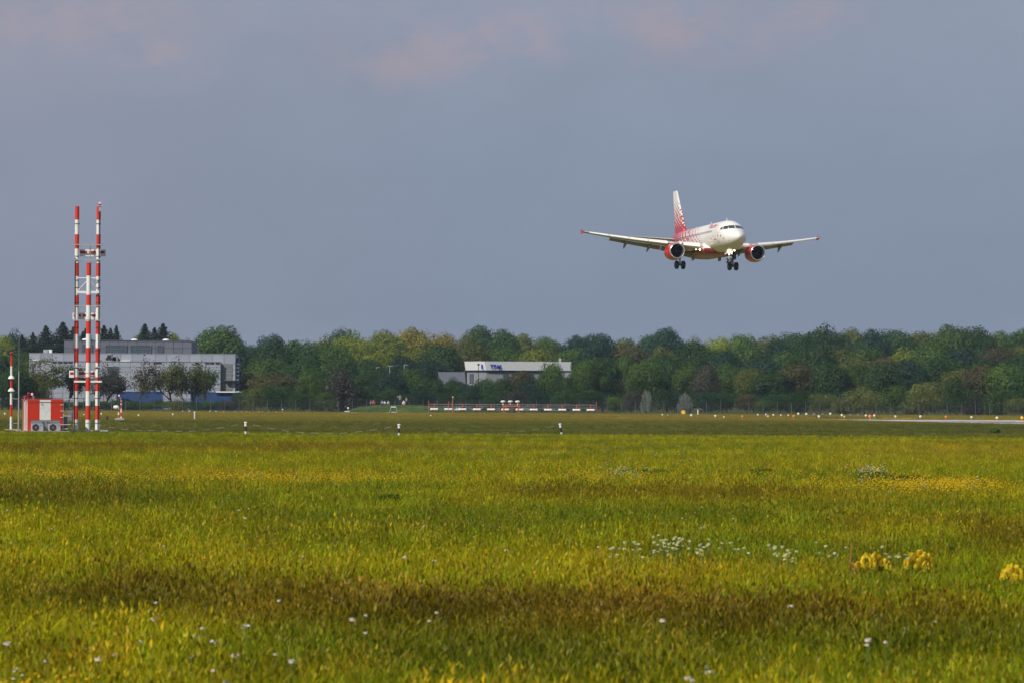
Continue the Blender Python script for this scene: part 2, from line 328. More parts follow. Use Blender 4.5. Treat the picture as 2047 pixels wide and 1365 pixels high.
def airy_tree(seed, H, Wd, leaves, col_var=1.0, clear=0.28, cl=0.75, leafsize=0.26):
    """open tree with a real branch skeleton: returns trunk mesh, crown mesh"""
    g = random.Random(seed); gg = np.random.default_rng(seed); m = MB(); tips = []
    def grow(p, d, L, r, lev):
        pts = [p]; rad = [r]; q = p.copy(); dd = d.copy(); k = 3
        for i in range(k):
            dd = (dd + Vector((g.gauss(0, .16), g.gauss(0, .16), g.gauss(0.05, .10)))).normalized(); q = q + dd * (L / k); pts.append(q.copy()); rad.append(r * (1 - .45 * (i + 1) / k))
        m.path(pts, rad, 7 if lev < 2 else 4)
        if lev >= 2 or (lev == 1 and i_ok(g)): tips.extend(pts[1:])
        if lev >= 4: return
        nb = {0: 4, 1: 4, 2: 3, 3: 2}[lev]
        if lev < 2: grow(pts[-1], (dd + Vector((0, 0, .5))).normalized(), L * .85, r * .62, lev + 1)
        for i in range(nb):
            an = i * 2.4 + g.random() * 1.2; spread = g.uniform(.45, .85) * (1.15 if lev else 0.9) * (Wd / H) * 1.5
            side = Vector((math.cos(an), math.sin(an), 0)); nd = (dd + side * spread).normalized(); t = g.uniform(.55, 1.0)
            st = pts[-1] if t > .8 else pts[-2]
            grow(st, nd, L * g.uniform(.55, .78), r * .52, lev + 1)
    grow(Vector((0, 0, -0.1)), Vector((g.uniform(-.05, .05), 0, 1)).normalized(), H * clear, H * 0.013, 0)
    zs = max(t.z for t in tips); ws = sorted(abs(t.x) for t in tips)[int(len(tips) * .90)]; kz = H / zs; kw = (Wd / 2) / ws
    m.v = [(x * (kw if z > H * .1 else 1), y * (kw if z > H * .1 else 1), z * kz) for x, y, z in m.v]
    T_ = np.array([(t.x * kw, t.y * kw, t.z * kz) for t in tips]); idx = gg.integers(0, len(T_), leaves)
    C = T_[idx] + gg.normal(size=(leaves, 3)) * cl * 0.5; N = unit(leaves, gg) + np.array([0, 0, .5]); N /= np.linalg.norm(N, axis=1, keepdims=True)
    tv = gg.uniform(.7, 1.35, len(T_))[idx] * gg.uniform(.8, 1.2, leaves)
    return m.mesh('trunk', BARK, True), quad_mesh('crown', C, N, leafsize * gg.uniform(.6, 1.3, leaves), tv)
PAL = {'dark': (0.026, 0.062, 0.014), 'mid': (0.052, 0.100, 0.015), 'lime': (0.125, 0.160, 0.015), 'yellow': (0.185, 0.165, 0.020), 'brown': (0.066, 0.062, 0.022), 'purple': (0.054, 0.054, 0.038),
       'blue': (0.018, 0.048, 0.028), 'willow': (0.125, 0.150, 0.035), 'blossom': (0.20, 0.23, 0.19), 'olive': (0.082, 0.102, 0.018), 'spruce': (0.026, 0.044, 0.024)}
WORD = {'dark': 'dark green', 'mid': 'mid green', 'lime': 'yellow-green', 'yellow': 'golden yellow-green', 'brown': 'reddish-brown', 'purple': 'purplish-grey', 'blue': 'bluish dark green',
        'willow': 'pale grey-green', 'blossom': 'white blossoming', 'olive': 'olive green', 'spruce': 'blackish green'}
BROAD = [broad_crown(s, nl=44 + 4 * s, irregular=0.12 + 0.02 * s, rl=((0.14, 0.24) if s % 2 else (0.17, 0.30))) for s in range(7)]
BUSH = [broad_crown(30 + s, nl=34, per=150, leaf=0.36, low=0.9, irregular=0.2) for s in range(3)]
FEATH = [feather_crown(50 + s) for s in range(3)]
CONI = [conifer_crown(70 + s) for s in range(4)]
TRUNK = [trunk_mesh(s) for s in range(4)]
ROWG = {'back': 'trees of the far woodland canopy', 'middle': 'trees of the middle woodland rank', 'front': 'trees of the front woodland rank', 'hedge': 'bushes along the woodland edge behind the fence', 'spruce': 'spruces behind the grey hall'}
LAND = [(0, 'at the left edge behind the hut'), (58, 'by the left half of the hall'), (245, 'by the right half of the hall'), (400, 'at the right end of the hall'), (520, 'between hall and purple-grey bush'),
        (640, 'around the purple-grey bush'), (735, 'behind the people on the mound'), (860, 'beside the grey roofed house'), (930, 'at the left of the office'), (1040, 'at the right of the office'),
        (1145, 'right of the white office'), (1260, 'near the blossoming bushes'), (1400, 'between blossoming bushes and runway end'), (1520, 'left of the runway end'), (1620, 'just right of the runway end'),
        (1720, 'over the pale willows by the runway'), (1820, 'over the middle of the runway'), (1920, 'over the right of the runway'), (2000, 'at the right edge')]
KIND = {'b': ('broadleaf_tree', 'tree'), 'u': ('bush', 'bush'), 'f': ('feathery_bush', 'bush'), 'c': ('spruce_tree', 'tree')}
ROWW = {'back': 'back rank', 'middle': 'middle rank', 'front': 'front rank', 'hedge': 'low rank', 'spruce': 'skyline'}
placed = []
def plant(row, kind, px, top, wpx, Y, col, base_z=0.0, spec=None):
    placed.append((row, kind, px, top, wpx, Y, col, base_z, spec))
# back rank
for i, (px, top, wd, col) in enumerate([(8, 672, 60, 'lime'), (30, 664, 60, 'blue'), (62, 676, 50, 'mid'), (112, 690, 46, 'lime'), (150, 688, 50, 'dark'), (200, 690, 50, 'dark'), (282, 672, 46, 'lime'), (350, 670, 42, 'lime'), (372, 676, 34, 'blue'), (442, 655, 106, 'mid'),
        (500, 686, 60, 'blue'), (541, 667, 66, 'blue'), (584, 684, 60, 'dark'), (686, 655, 62, 'blue'), (652, 674, 66, 'lime'), (705, 667, 84, 'lime'), (768, 664, 84, 'lime'), (826, 659, 86, 'yellow'), (884, 664, 70, 'yellow'),
        (934, 668, 50, 'olive'), (962, 653, 84, 'dark'), (1008, 660, 66, 'dark'), (1048, 669, 66, 'olive'), (1092, 675, 76, 'mid'), (1150, 672, 60, 'blue'), (1190, 663, 84, 'blue'), (1250, 680, 70, 'olive'), (1326, 660, 92, 'blue'), (1296, 674, 60, 'mid'),
        (1388, 678, 70, 'olive'), (1436, 672, 66, 'lime'), (1486, 664, 66, 'mid'), (1536, 669, 70, 'olive'), (1590, 661, 76, 'dark'), (1650, 653, 94, 'dark'), (1704, 660, 70, 'olive'), (1746, 660, 70, 'blue'),
        (1790, 655, 86, 'dark'), (1846, 658, 82, 'olive'), (1902, 653, 90, 'mid'), (1950, 656, 80, 'dark'), (1996, 664, 72, 'mid'), (2042, 660, 76, 'dark')]):
    plant('back', 'b', px, top, wd * 1.12, 1200 + (i % 3) * 45, col)
# spruces
for px, top, wd in ((66, 664, 26), (92, 650, 44), (126, 643, 46), (147, 652, 34), (172, 655, 34), (208, 650, 36), (221, 655, 30), (233, 650, 26), (44, 668, 24), (290, 647, 44), (309, 654, 32), (326, 646, 42), (166, 662, 30)):
    plant('spruce', 'c', px, top, wd, 1120, 'spruce')
# canopy lower layers, visible between and below the skyline crowns
g2 = random.Random(11)
cols2 = ['dark', 'mid', 'olive', 'dark', 'blue', 'mid', 'lime', 'dark', 'olive', 'brown', 'blue', 'mid']
for i in range(25):
    px = 585 + i * 61 + g2.uniform(-10, 10); plant('middle', 'b', px, g2.uniform(682, 698), g2.uniform(84, 112), 1100 + g2.uniform(-20, 20), cols2[(i * 5 + 2) % 12] if i not in (2, 3, 4) else 'lime')
for px, top, wd, col in ((548, 682, 92, 'dark'), (606, 679, 96, 'dark'), (520, 705, 60, 'blue'), (480, 700, 50, 'blue'), (668, 690, 96, 'mid'), (40, 700, 80, 'dark'), (5, 705, 70, 'mid')):
    plant('middle', 'b', px, top, wd, 1040, col)
cols3 = ['mid', 'dark', 'blue', 'dark', 'olive', 'blue', 'dark', 'brown', 'mid', 'dark']
for i in range(24):
    px = 540 + i * 65 + g2.uniform(-10, 10)
    if 905 < px < 1150: continue
    plant('middle', 'b', px, g2.uniform(706, 722), g2.uniform(84, 108), 1005 + g2.uniform(-12, 12), cols3[(i * 3) % 10])
# front rank
for px, top, wd, col, kd in ((508, 742, 62, 'olive', 'b'), (545, 746, 92, 'brown', 'b'), (585, 752, 64, 'purple', 'b'), (622, 738, 66, 'mid', 'b'), (740, 735, 66, 'dark', 'b'), (780, 742, 70, 'blue', 'b'), (820, 738, 66, 'mid', 'b'), (858, 750, 56, 'dark', 'b'), (846, 728, 50, 'blue', 'b'),
        (906, 756, 44, 'dark', 'b'), (936, 764, 46, 'blue', 'b'), (968, 754, 50, 'dark', 'b'), (1004, 758, 48, 'dark', 'b'), (1040, 744, 72, 'brown', 'b'), (1068, 756, 60, 'blue', 'b'), (1102, 721, 54, 'mid', 'b'), (1136, 748, 52, 'dark', 'b'), (1166, 716, 60, 'mid', 'b'),
        (1205, 716, 70, 'dark', 'b'), (1246, 714, 60, 'mid', 'b'), (1290, 716, 70, 'mid', 'b'), (1334, 722, 72, 'dark', 'b'), (1258, 752, 60, 'purple', 'b'), (1376, 730, 66, 'mid', 'b'), (1410, 732, 56, 'purple', 'b'), (1452, 726, 66, 'mid', 'b'), (1498, 732, 66, 'olive', 'b'), (1352, 755, 62, 'dark', 'b'),
        (1540, 740, 70, 'dark', 'b'), (1592, 729, 92, 'brown', 'b'), (1576, 752, 60, 'blue', 'b'), (1660, 724, 76, 'dark', 'b'), (1712, 730, 70, 'mid', 'b'), (1762, 724, 76, 'dark', 'b'), (1816, 722, 76, 'blue', 'b'), (1868, 718, 76, 'dark', 'b'),
        (1918, 738, 80, 'olive', 'b'), (1964, 724, 80, 'brown', 'b'), (2010, 726, 76, 'mid', 'b'), (2046, 742, 70, 'dark', 'b')):
    plant('front', kd, px, top, wd * 1.12, 900 + (px * 7 % 30), col)
# edge bushes
for px, top, wd, col, kd in ((682, 730, 88, 'purple', 'f'), (636, 748, 46, 'mid', 'f'), (510, 770, 60, 'olive', 'u'), (556, 765, 80, 'dark', 'u'), (600, 780, 60, 'dark', 'u'), (650, 782, 46, 'mid', 'u'), (738, 770, 56, 'dark', 'u'), (786, 772, 66, 'dark', 'u'), (840, 774, 60, 'blue', 'u'), (892, 782, 50, 'dark', 'u'),
        (940, 782, 60, 'blue', 'u'), (986, 784, 50, 'dark', 'u'), (1030, 776, 70, 'purple', 'u'), (1082, 778, 60, 'blue', 'u'), (1130, 776, 60, 'dark', 'u'), (1180, 772, 66, 'dark', 'u'), (1230, 790, 50, 'mid', 'u'), (1262, 780, 50, 'purple', 'u'), (1326, 776, 50, 'dark', 'u'),
        (1292, 778, 28, 'blossom', 'f'), (1370, 783, 36, 'blossom', 'f'), (1412, 780, 56, 'blue', 'u'), (1444, 786, 60, 'dark', 'u'), (1494, 786, 60, 'brown', 'u'), (1528, 796, 46, 'mid', 'u'), (1560, 790, 60, 'dark', 'u'), (1600, 776, 60, 'dark', 'u'),
        (1640, 783, 78, 'willow', 'u'), (1684, 788, 50, 'willow', 'f'), (1728, 770, 84, 'willow', 'u'), (1790, 764, 80, 'mid', 'u'), (1852, 762, 84, 'willow', 'u'), (1826, 786, 60, 'willow', 'f'), (1900, 790, 50, 'dark', 'u'), (1946, 790, 66, 'purple', 'f'), (1990, 774, 66, 'mid', 'f'), (2036, 792, 66, 'willow', 'u'), (1912, 756, 60, 'dark', 'u'), (2046, 770, 60, 'dark', 'u'),
        (262, 800, 70, 'dark', 'u'), (306, 804, 60, 'mid', 'u'), (352, 798, 34, 'willow', 'f'), (385, 806, 50, 'dark', 'u'), (420, 806, 50, 'dark', 'u'), (454, 800, 40, 'purple', 'u'), (478, 792, 40, 'dark', 'u'), (110, 800, 50, 'dark', 'u'), (60, 800, 60, 'dark', 'u'), (20, 795, 60, 'dark', 'u'), (160, 802, 50, 'dark', 'u'), (210, 800, 50, 'dark', 'u'), (18, 740, 60, 'dark', 'b')):
    plant('hedge', kd, px, top, wd, 800 + (px * 13 % 25), col)
plant('hedge', 'b', 34, 732, 74, 806, 'dark'); plant('hedge', 'u', 80, 758, 52, 808, 'olive'); plant('hedge', 'b', 4, 716, 50, 812, 'blue')
for i in range(15): plant('hedge', 'u', 104 + i * 26, 797 + (i * 7 % 5), 44, 812 + (i * 5 % 9), ('dark', 'blue', 'mid', 'dark', 'olive')[i % 5])
for i in range(30): plant('front', 'u', 500 + i * 53, 778 + (i * 7 % 9), 84, 862 + (i * 5 % 9), ('dark', 'blue', 'dark')[i % 3])
groups = {}
for i, t in enumerate(placed):
    row, kind, px = t[0], t[1], t[2]; j = max(k for k, l in enumerate(LAND) if px >= l[0] or k == 0); groups.setdefault((row, 'u' if kind == 'f' else kind, t[6], j), []).append(i)
EXACT = {(686, 655): 'dark bluish tree poking above the yellow-green canopy left of centre', (442, 655): 'broad mid green round tree rising alone behind the right end of the grey hall', (826, 659): 'golden yellow-green crown, brightest of the skyline left of the white office',
         (682, 730): 'large rounded purple-grey feathery bush beside the green mound', (1292, 778): 'left of two white blossoming bushes at the fence', (1370, 783): 'right of two white blossoming bushes at the fence', (1592, 729): 'broad reddish-brown tree left of the pale willows at the runway end',
         (1040, 744): 'reddish-brown tree in front of the middle of the white office', (1102, 721): 'green tree reaching up across the right part of the white fascia'}
lab = {}
for (row, kind, col, j), ids in groups.items():
    ids.sort(key=lambda i: placed[i][2])
    for n, i in enumerate(ids):
        pos = '' if len(ids) == 1 else (('left one', 'right one')[n] if len(ids) == 2 else ORD[n] + ' from left') + ', '
        lab[i] = f"{WORD[col]} {'spruce' if kind == 'c' else 'bush' if kind in 'uf' else 'tree'}, {pos}{ROWW[row]}, {LAND[j][1]}"
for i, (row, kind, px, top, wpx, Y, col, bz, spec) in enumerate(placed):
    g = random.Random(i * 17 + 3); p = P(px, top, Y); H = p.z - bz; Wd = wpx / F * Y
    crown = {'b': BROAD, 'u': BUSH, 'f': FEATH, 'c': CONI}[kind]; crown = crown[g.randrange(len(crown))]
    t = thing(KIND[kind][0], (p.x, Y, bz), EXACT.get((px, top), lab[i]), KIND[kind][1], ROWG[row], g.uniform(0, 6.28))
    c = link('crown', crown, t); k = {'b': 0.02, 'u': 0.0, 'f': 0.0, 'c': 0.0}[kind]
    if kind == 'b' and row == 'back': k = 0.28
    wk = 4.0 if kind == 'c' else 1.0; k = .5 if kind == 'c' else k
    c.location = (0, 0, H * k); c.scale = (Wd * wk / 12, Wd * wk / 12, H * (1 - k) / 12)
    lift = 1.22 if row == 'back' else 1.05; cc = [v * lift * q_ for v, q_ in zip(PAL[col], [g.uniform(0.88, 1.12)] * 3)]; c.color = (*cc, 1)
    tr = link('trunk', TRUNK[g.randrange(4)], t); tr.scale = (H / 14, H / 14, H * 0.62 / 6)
# the open trees in front of the grey hall, each with its own branches
AIRY = [(52, 716, 104, 7500, 'olive', .14, 'broad dark bushy tree behind the hut, left of the grey hall wall'), (137, 727, 50, 4000, 'blue', .17, 'narrow dark green tree seen between the hut and the red and white mast'),
        (214, 727, 56, 2600, 'purple', .2, 'thin grey-brown tree just right of the red and white mast'), (197, 735, 34, 1500, 'purple', .2, 'thin small tree directly behind the right tube of the mast'), (273, 714, 84, 1900, 'brown', .22, 'spreading single tree with dark forked trunk in front of the hall and blue container'),
        (343, 727, 60, 2500, 'olive', .17, 'thin airy tree, leftmost of the four close together before the hall'), (371, 720, 60, 2700, 'olive', .17, 'tallest airy tree of the four close together before the hall'), (389, 724, 44, 1900, 'olive', .2, 'slender airy tree between the tallest one and the leafy one before the hall'),
        (412, 725, 50, 3900, 'mid', .2, 'leafy green tree, rightmost of the four before the hall')]
for i, (px, top, wpx, nl, col, clear, label) in enumerate(AIRY):
    Y = 845 + 6 * (i % 3); p = P(px, top, Y); H = p.z; tm, cm_ = airy_tree(200 + i, H, wpx / F * Y * 1.05, int(nl * 1.5), clear=clear)
    t = thing('airy_tree', (p.x, Y, 0), label, 'tree', 'open trees in front of the grey hall'); link('trunk', tm, t); c = link('crown', cm_, t); c.color = (*[v * 1.05 for v in PAL[col]], 1)
# ------------------------------------------------------------------ glide slope mast with three striped tubes
PANEL = mat('pale_grey_metal_panel', (0.285, 0.31, 0.37), 0.55, vary=0.07, scale=0.15)
PANELB = mat('cool_grey_metal_panel', (0.25, 0.275, 0.335), 0.55, vary=0.07, scale=0.15)
SLATE = mat('dark_slate_cladding', (0.09, 0.094, 0.122), 0.6, vary=0.1, scale=0.2)
YT = G(175, 862).y; KT = F / YT
def zt(y, x=175): return P(x, y, YT).z
BANDS = [412, 439, 468, 497, 525.5, 552, 590, 611, 642, 668, 695, 724.5, 753, 781, 810, 838, 863]
base = G(175, 862)
mast = thing('antenna_mast', base, 'tall red and white striped mast of three tubes with crossing antenna arms', 'antenna mast')
for px, yo, top, rr in ((152.5, 0.9, 412, 4.6), (195.5, 0.9, 408, 4.6), (176.5, -0.5, 526, 4.9)):
    Yp = YT + yo; x0 = P(px, 700, Yp).x - base.x + 0.012 * (px - 175) * 0; m = MB()
    for i in range(len(BANDS) - 1):
        if BANDS[i + 1] <= top + 3: continue
        a, b = max(BANDS[i], top), BANDS[i + 1]; za, zb = zt(a), (zt(b) if b < 860 else -0.05)
        r = rr / KT * (1.0 if b > 600 else 0.95)
        m.tube((x0, yo, zb), (x0, yo, za), r, r, 14, 0 if i % 2 == 0 else 1, caps=(i == 0 or a == top))
    tb = m.build('tube', [RED, WHITE], mast, True)
    # flange clamps and the dark cable run on the outer tubes
    m = MB()
    for y in ([447, 512, 560, 575, 605, 655, 700, 735, 795, 845] if yo > 0 else [640, 745, 845]):
        m.tube((x0, yo, zt(y) - 0.02), (x0, yo, zt(y) + 0.02), rr / KT * 1.12, n=12)
    m.build('clamp', BLACK if yo > 0 else GALV, tb)
    if yo > 0:
        off = -0.1 if px < 170 else 0.06
        MB().tube((x0 + off, yo - rr / KT - 0.03, 0), (x0 + off, yo - rr / KT - 0.03, zt(515 if px < 170 else 420)), 0.028, n=6).build('cable', BLACK, tb)
xl, xr, xc = [P(q, 700, YT).x - base.x for q in (152.5, 195.5, 176.5)]
def wx(px, y, Y): return P(px, y, Y).x - base.x
for x0, x1, ya, yb in ((158, 211, 498, 511.5), (145, 200, 625, 638.5), (138, 191, 740, 754)):      # antenna boxes
    za, zb = zt(ya), zt(yb); a, b = wx(x0, ya, YT + 1.2), wx(x1, ya, YT + 1.2); cx = (a + b) / 2
    an = MB().box((cx, 1.38, (za + zb) / 2), (b - a, 0.22, za - zb)).build('antenna_arm', WHITE, mast)
    m = MB()
    for k in range(3):
        w3 = (b - a) / 3; m.box((a + w3 * (k + .5), 1.255, za - (za - zb) * 0.40), (w3 - 0.14, 0.02, (za - zb) * 0.36))
    m.build('red_stripe', REDDK, an)
for y in (489, 519, 611, 640, 733, 762):                                                          # clamp rails
    z = zt(y); h = 0.07 if y != 762 else 0.12
    MB().box(((xl + xr) / 2, 0.9 - 0.2, z), (xr - xl + 0.42, 0.05, h)).box(((xl + xr) / 2, 1.12, z), (xr - xl + 0.42, 0.05, h)).build('cross_rail', GALV if y != 762 else WHITE, mast)
for ya, yb in ((487, 519), (612, 640), (731, 764)):
    MB().tube((xc - 0.0, 0.95, zt(ya)), (xc, 0.95, zt(yb)), 0.035).build('antenna_bracket', GALV, mast)
MB().box(((xl + xc) / 2, .5, zt(555.5)), (xc - xl, 0.06, 0.06)).box(((xr + xc) / 2, .5, zt(555.5)), (xr - xc, 0.06, 0.06)).build('strut', WHITE, mast)
MB().box(((xl + xr) / 2, .6, zt(584)), (xr - xl, 0.08, 0.16)).build('beam', WHITE, mast)
for s, x in ((-1, xl), (1, xr)): MB().tube((x, .6, zt(582)), (xc + s * .05, .3, zt(559)), 0.035, n=6).build('diagonal_brace', WHITE, mast)
lm = MB().tube((xr, 0.9, zt(409)), (xr, 0.9, zt(405)), 0.07, n=8).build('lamp_holder', BLACK, mast)
MB().ball((xr, 0.9, zt(405.5)), 0.085).build('obstruction_lamp', LPINK, lm, True)
MB().box((xr + 0.03, 0.9 - rr / KT - .12, zt(418)), (0.14, 0.1, 0.28)).build('junction_box', GREY, mast)
pl = MB().box((0.1, 0.9, 0.05), (2.6, 1.6, 0.14)).build('foundation_slab', CONC, mast)
# ------------------------------------------------------------------ equipment hut
hk = G(84, 862); HY = hk.y; s = 1 / (F / HY)   # metres per photo pixel here
hut = thing('equipment_hut', (hk.x, HY, 0), 'red and white striped equipment hut with two fan units on its front', 'hut', rz=R(17))
Wf, Df, Hh = 69 * s * 1.02, 2.1, 65 * s
def hx(px): return (px - 84.5) * s * 1.02
def hz_(py): return (862 - py) * s
FANB = mat('fan_unit_casing', (0.36, 0.38, 0.42), 0.5)
body = MB(); yb_ = -Df / 2
body.box((0, 0, Hh / 2 - 0.06), (Wf - 0.06, Df - 0.06, Hh - 0.16)); body.build('hut_core', mat('brown_red_side', (0.30, 0.10, 0.08), 0.6), hut)
def hp(name, x0, x1, y0, y1, m, t=0.05): return MB().box(((hx(x0) + hx(x1)) / 2, -Df / 2 - 0.0, (hz_(y0) + hz_(y1)) / 2), (hx(x1) - hx(x0), t, hz_(y0) - hz_(y1))).build(name, m, hut)
hp('red_panel', 50, 73.4, 803.4, 838.6, RED); hp('white_panel', 73.6, 95.4, 803.4, 838.6, WHITE); hp('red_panel', 95.6, 119, 803.4, 838.6, RED)
hp('red_panel', 50, 56.4, 839, 864, RED); hp('red_panel', 113.6, 119, 839, 864, RED)
hp('recess_panel', 56.6, 113.4, 839, 862, mat('recess_grey', (0.20, 0.22, 0.24), 0.6), 0.03)
for a, b, m in ((49.5, 73.4, RED), (73.6, 95.4, WHITE), (95.6, 119.5, RED)): hp('roof_edge', a, b, 798.5, 802.6, m, 0.14)
hp('drip_rail', 50, 119, 802.6, 803.4, mat('cream_rail', (0.7, 0.55, 0.45), 0.5), 0.1)
MB().box((0, 0, Hh - 0.03), (Wf + 0.08, Df + 0.06, 0.06)).build('roof', RED, hut)
for k, (a, m) in enumerate(((-Df / 2 + .18, WHITE), (-Df / 2 + .62, WHITE), (-Df / 2 + 1.1, WHITE))): MB().box((-Wf / 2 - .012, a, Hh / 2), (0.05, 0.11, Hh - .1)).build('corner_post', m, hut)
MB().box((-Wf / 2 - .005, -Df / 2 + .4, Hh / 2), (0.03, 0.30, Hh - .14)).build('side_panel', RED, hut)
for cx_ in (64.5, 98.5):
    cx = hx(cx_); cz = hz_(853.5); u = MB().box((cx + 0.12, -Df / 2 - 0.17, cz), (0.80, 0.28, 0.56)).build('fan_unit', FANB, hut)
    gr = MB().lathe([(-Df / 2 - 0.315, 0.001), (-Df / 2 - 0.315, 0.205), (-Df / 2 - 0.33, 0.225), (-Df / 2 - 0.312, 0.24)], 20, (cx, 0, cz), 'y').build('fan_grille', mat('fan_dark_red', (0.035, 0.008, 0.012), 0.5), u)
    b = MB()
    for k in range(6):
        an = k * math.pi / 3; b.tube((cx, -Df / 2 - .33, cz), (cx + math.cos(an) * .21, -Df / 2 - .33, cz + math.sin(an) * .21), 0.008, n=4)
    b.ball((cx, -Df / 2 - .33, cz), 0.035, 8); b.build('fan_guard', GREY, u)
    MB().box((cx + 0.38, -Df / 2 - .315, cz + .17), (0.11, 0.012, 0.05)).build('blue_badge', mat('badge_blue', (0.05, 0.22, 0.5), 0.4), u)
MB().path([(hx(80), -Df / 2 - .06, hz_(842)), (hx(79), -Df / 2 - .07, hz_(850)), (hx(80.5), -Df / 2 - .06, hz_(861))], 0.03).build('hose', BLACK, hut)
MB().path([(hx(88), -Df / 2 - .06, hz_(843)), (hx(95), -Df / 2 - .07, hz_(845.5)), (hx(110), -Df / 2 - .06, hz_(846))], 0.03).build('hose', BLACK, hut)
MB().lathe([(-Df / 2 - .06, .03), (-Df / 2 - .06, .07)], 14, (hx(78), 0, hz_(807)), 'y').build('wall_lamp', GREY, hut)
ladder = MB().box((hx(120.3), -Df / 2 + .02, hz_(828)), (0.04, 0.05, 72 * s)).build('ladder_rail', GALV, hut)
for y in (808, 820.5, 833, 847.5, 856): MB().tube((hx(114), -Df / 2 - .09, hz_(y)), (hx(120.6), -Df / 2 - .09, hz_(y)), 0.016, n=6).build('rung', WHITE, hut)
for y, x1 in ((796.5, 138), (847.5, 135), (856, 130), (830.5, 135)): MB().tube((hx(120.3), -Df / 2 + .02, hz_(y)), (hx(x1), -Df / 2 + .02, hz_(y)), 0.02, n=6).build('side_arm', WHITE, hut)
for (x, y, x1, y1, m, r) in ((52, 787, 50, 799, LRED, .095), (46.5, 792.5, 44, 802, LRED, .085), (59, 788, 63, 799, LPINK, .085)):
    l = MB().path([(hx(x1), -Df / 2 + .1, hz_(y1)), (hx((x + x1) / 2 + .4), -Df / 2 + .1, hz_((y + y1) / 2)), (hx(x), -Df / 2 + .1, hz_(y))], 0.035).build('lamp_arm', GREY if m is LPINK else LRED, hut)
    MB().ball((hx(x), -Df / 2 + .1, hz_(y - .5)), r, 10, sz=1.15).build('obstruction_lamp', m, l, True)
MB().box((0, -0.2, 0.03), (Wf + .7, Df + 1.0, 0.07)).build('foundation_slab', CONC, hut)
# slim mast with two white cone reflectors, and the thin grey pole
q = G(22, 859.5); YS = q.y; ss = YS / F
sm = thing('monitor_mast', q, 'slim red and white pole with two white cones left of the hut', 'pole')
sb = [711, 731.5, 757, 783, 808, 832, 859.5]; m = MB()
for i in range(6): m.tube((0, 0, (859.5 - sb[i + 1]) * ss), (0, 0, (859.5 - sb[i]) * ss), 0.075 + .012 * (i > 1), n=12, mi=i % 2, caps=(i == 0))
m.build('tube', [RED, WHITE], sm, True)
for y in (754.5, 779.5): MB().lathe([((860.5 - y - 4) * ss, .10), ((860.5 - y - 3.0) * ss, .25), ((860.5 - y) * ss, .20), ((860.5 - y + 3.5) * ss, .09)], 18, mi=0).build('cone_reflector', WHITE, sm, True)
MB().ball((0, 0, (859.5 - 706) * ss), 0.12, 10).build('obstruction_lamp', LRED, sm, True)
MB().tube((.05, 0, (859.5 - 796) * ss), (.46, 0, (859.5 - 796.5) * ss), .022, n=6).tube((.05, 0, (859.5 - 845.5) * ss), (.5, 0, (859.5 - 845.5) * ss), .022, n=6).build('tie_arm', GALV, sm)
MB().box((.15, .1, 0.02), (1.15, 1.0, .14)).build('foundation_slab', CONC, sm)
MB().path([(.1, -.1, .5), (.25, -.1, .42), (.36, -.1, .1)], .03).build('hose', BLACK, sm)
q = G(37, 860); tp = thing('grey_pole', q, 'thin grey pole at the left edge of the striped hut', 'pole')
MB().tube((0, 0, 0), (0, 0, 118 * ss), .055, .035).build('shaft', GALV, tp, True); MB().tube((0, 0, 118 * ss), (0, 0, 190 * ss), .012, .008, 5).build('whip_aerial', GALV, tp)
# grey cabinets right of the hut
for x0, x1, y0, y1, base_y, lb in ((122, 134.5, 831, 862, 862, 'grey electrical cabinet standing right beside the hut ladder'), (135.5, 145, 820.5, 838, 842, 'smaller dark grey cabinet further back between hut and mast')):
    q = G((x0 + x1) / 2, base_y); k = q.y / F; c = thing('electrical_cabinet', q, lb, 'cabinet', 'grey electrical cabinets'); w_ = (x1 - x0) * k; h_ = (base_y - y0) * k
    g_ = mat('cabinet_grey', (0.24, 0.24, 0.26) if x0 < 130 else (0.14, 0.15, 0.18), 0.6)
    MB().box((0, 0, h_ / 2 - .03), (w_, .4, h_ - .06)).build('cabinet_body', g_, c); MB().box((0, 0, h_ - .02), (w_ + .06, .46, .05)).build('cabinet_roof', PANEL, c)
    MB().box((0.01, -.215, h_ / 2), (w_ - .08, .02, h_ - .2)).build('cabinet_door', g_, c); MB().tube((-w_ * .1, -.24, h_ * .55), (-w_ * .1, -.24, h_ * .62), .015, n=6).build('handle', BLACK, c)
# near-field monitor
q = G(239, 839.5); k = q.y / F; nm = thing('field_monitor', q, 'small red and white monitor stand with white dish and red lamp right of the mast', 'antenna stand')
for dx, y0 in ((-.10, 812), (.17, 800)):
    m = MB(); n_ = 5; top = (839.5 - y0) * k
    for i in range(n_): m.tube((dx, 0, top * i / n_), (dx, 0, top * (i + 1) / n_), .075, n=10, mi=(i % 2), caps=(i == n_ - 1))
    m.build('tube', [WHITE, RED], nm, True)
MB().path([(.17, 0, (839.5 - 802) * k), (.12, 0, (839.5 - 797) * k), (-.05, 0, (839.5 - 791) * k)], .035).build('lamp_arm', GALV, nm)
MB().ball((-.07, 0, (839.5 - 790) * k), .10).build('obstruction_lamp', LPINK, nm, True); MB().ball((.2, 0, (839.5 - 803) * k), .13, sz=1.2).build('red_lamp', LRED, nm, True)
MB().lathe([(-.28, .03), (-.26, .17), (.0, .22), (.16, .20), (.28, .1), (.29, .01)], 16, (-.36, 0, (839.5 - 813.5) * k), 'x').build('radome', WHITE, nm, True)
MB().box((0, 0, .12), (.95, .5, .24)).build('base_box', GREY, nm)
q = G(214.5, 839); MBX = MB().box((0, 0, .17), (.24, .2, .34)).box((0, 0, .36), (.28, .24, .04)); o = MBX.build('junction_box', BLACK, None, loc=q); tag(o, 'small black box on the grass between mast and monitor stand', 'box')
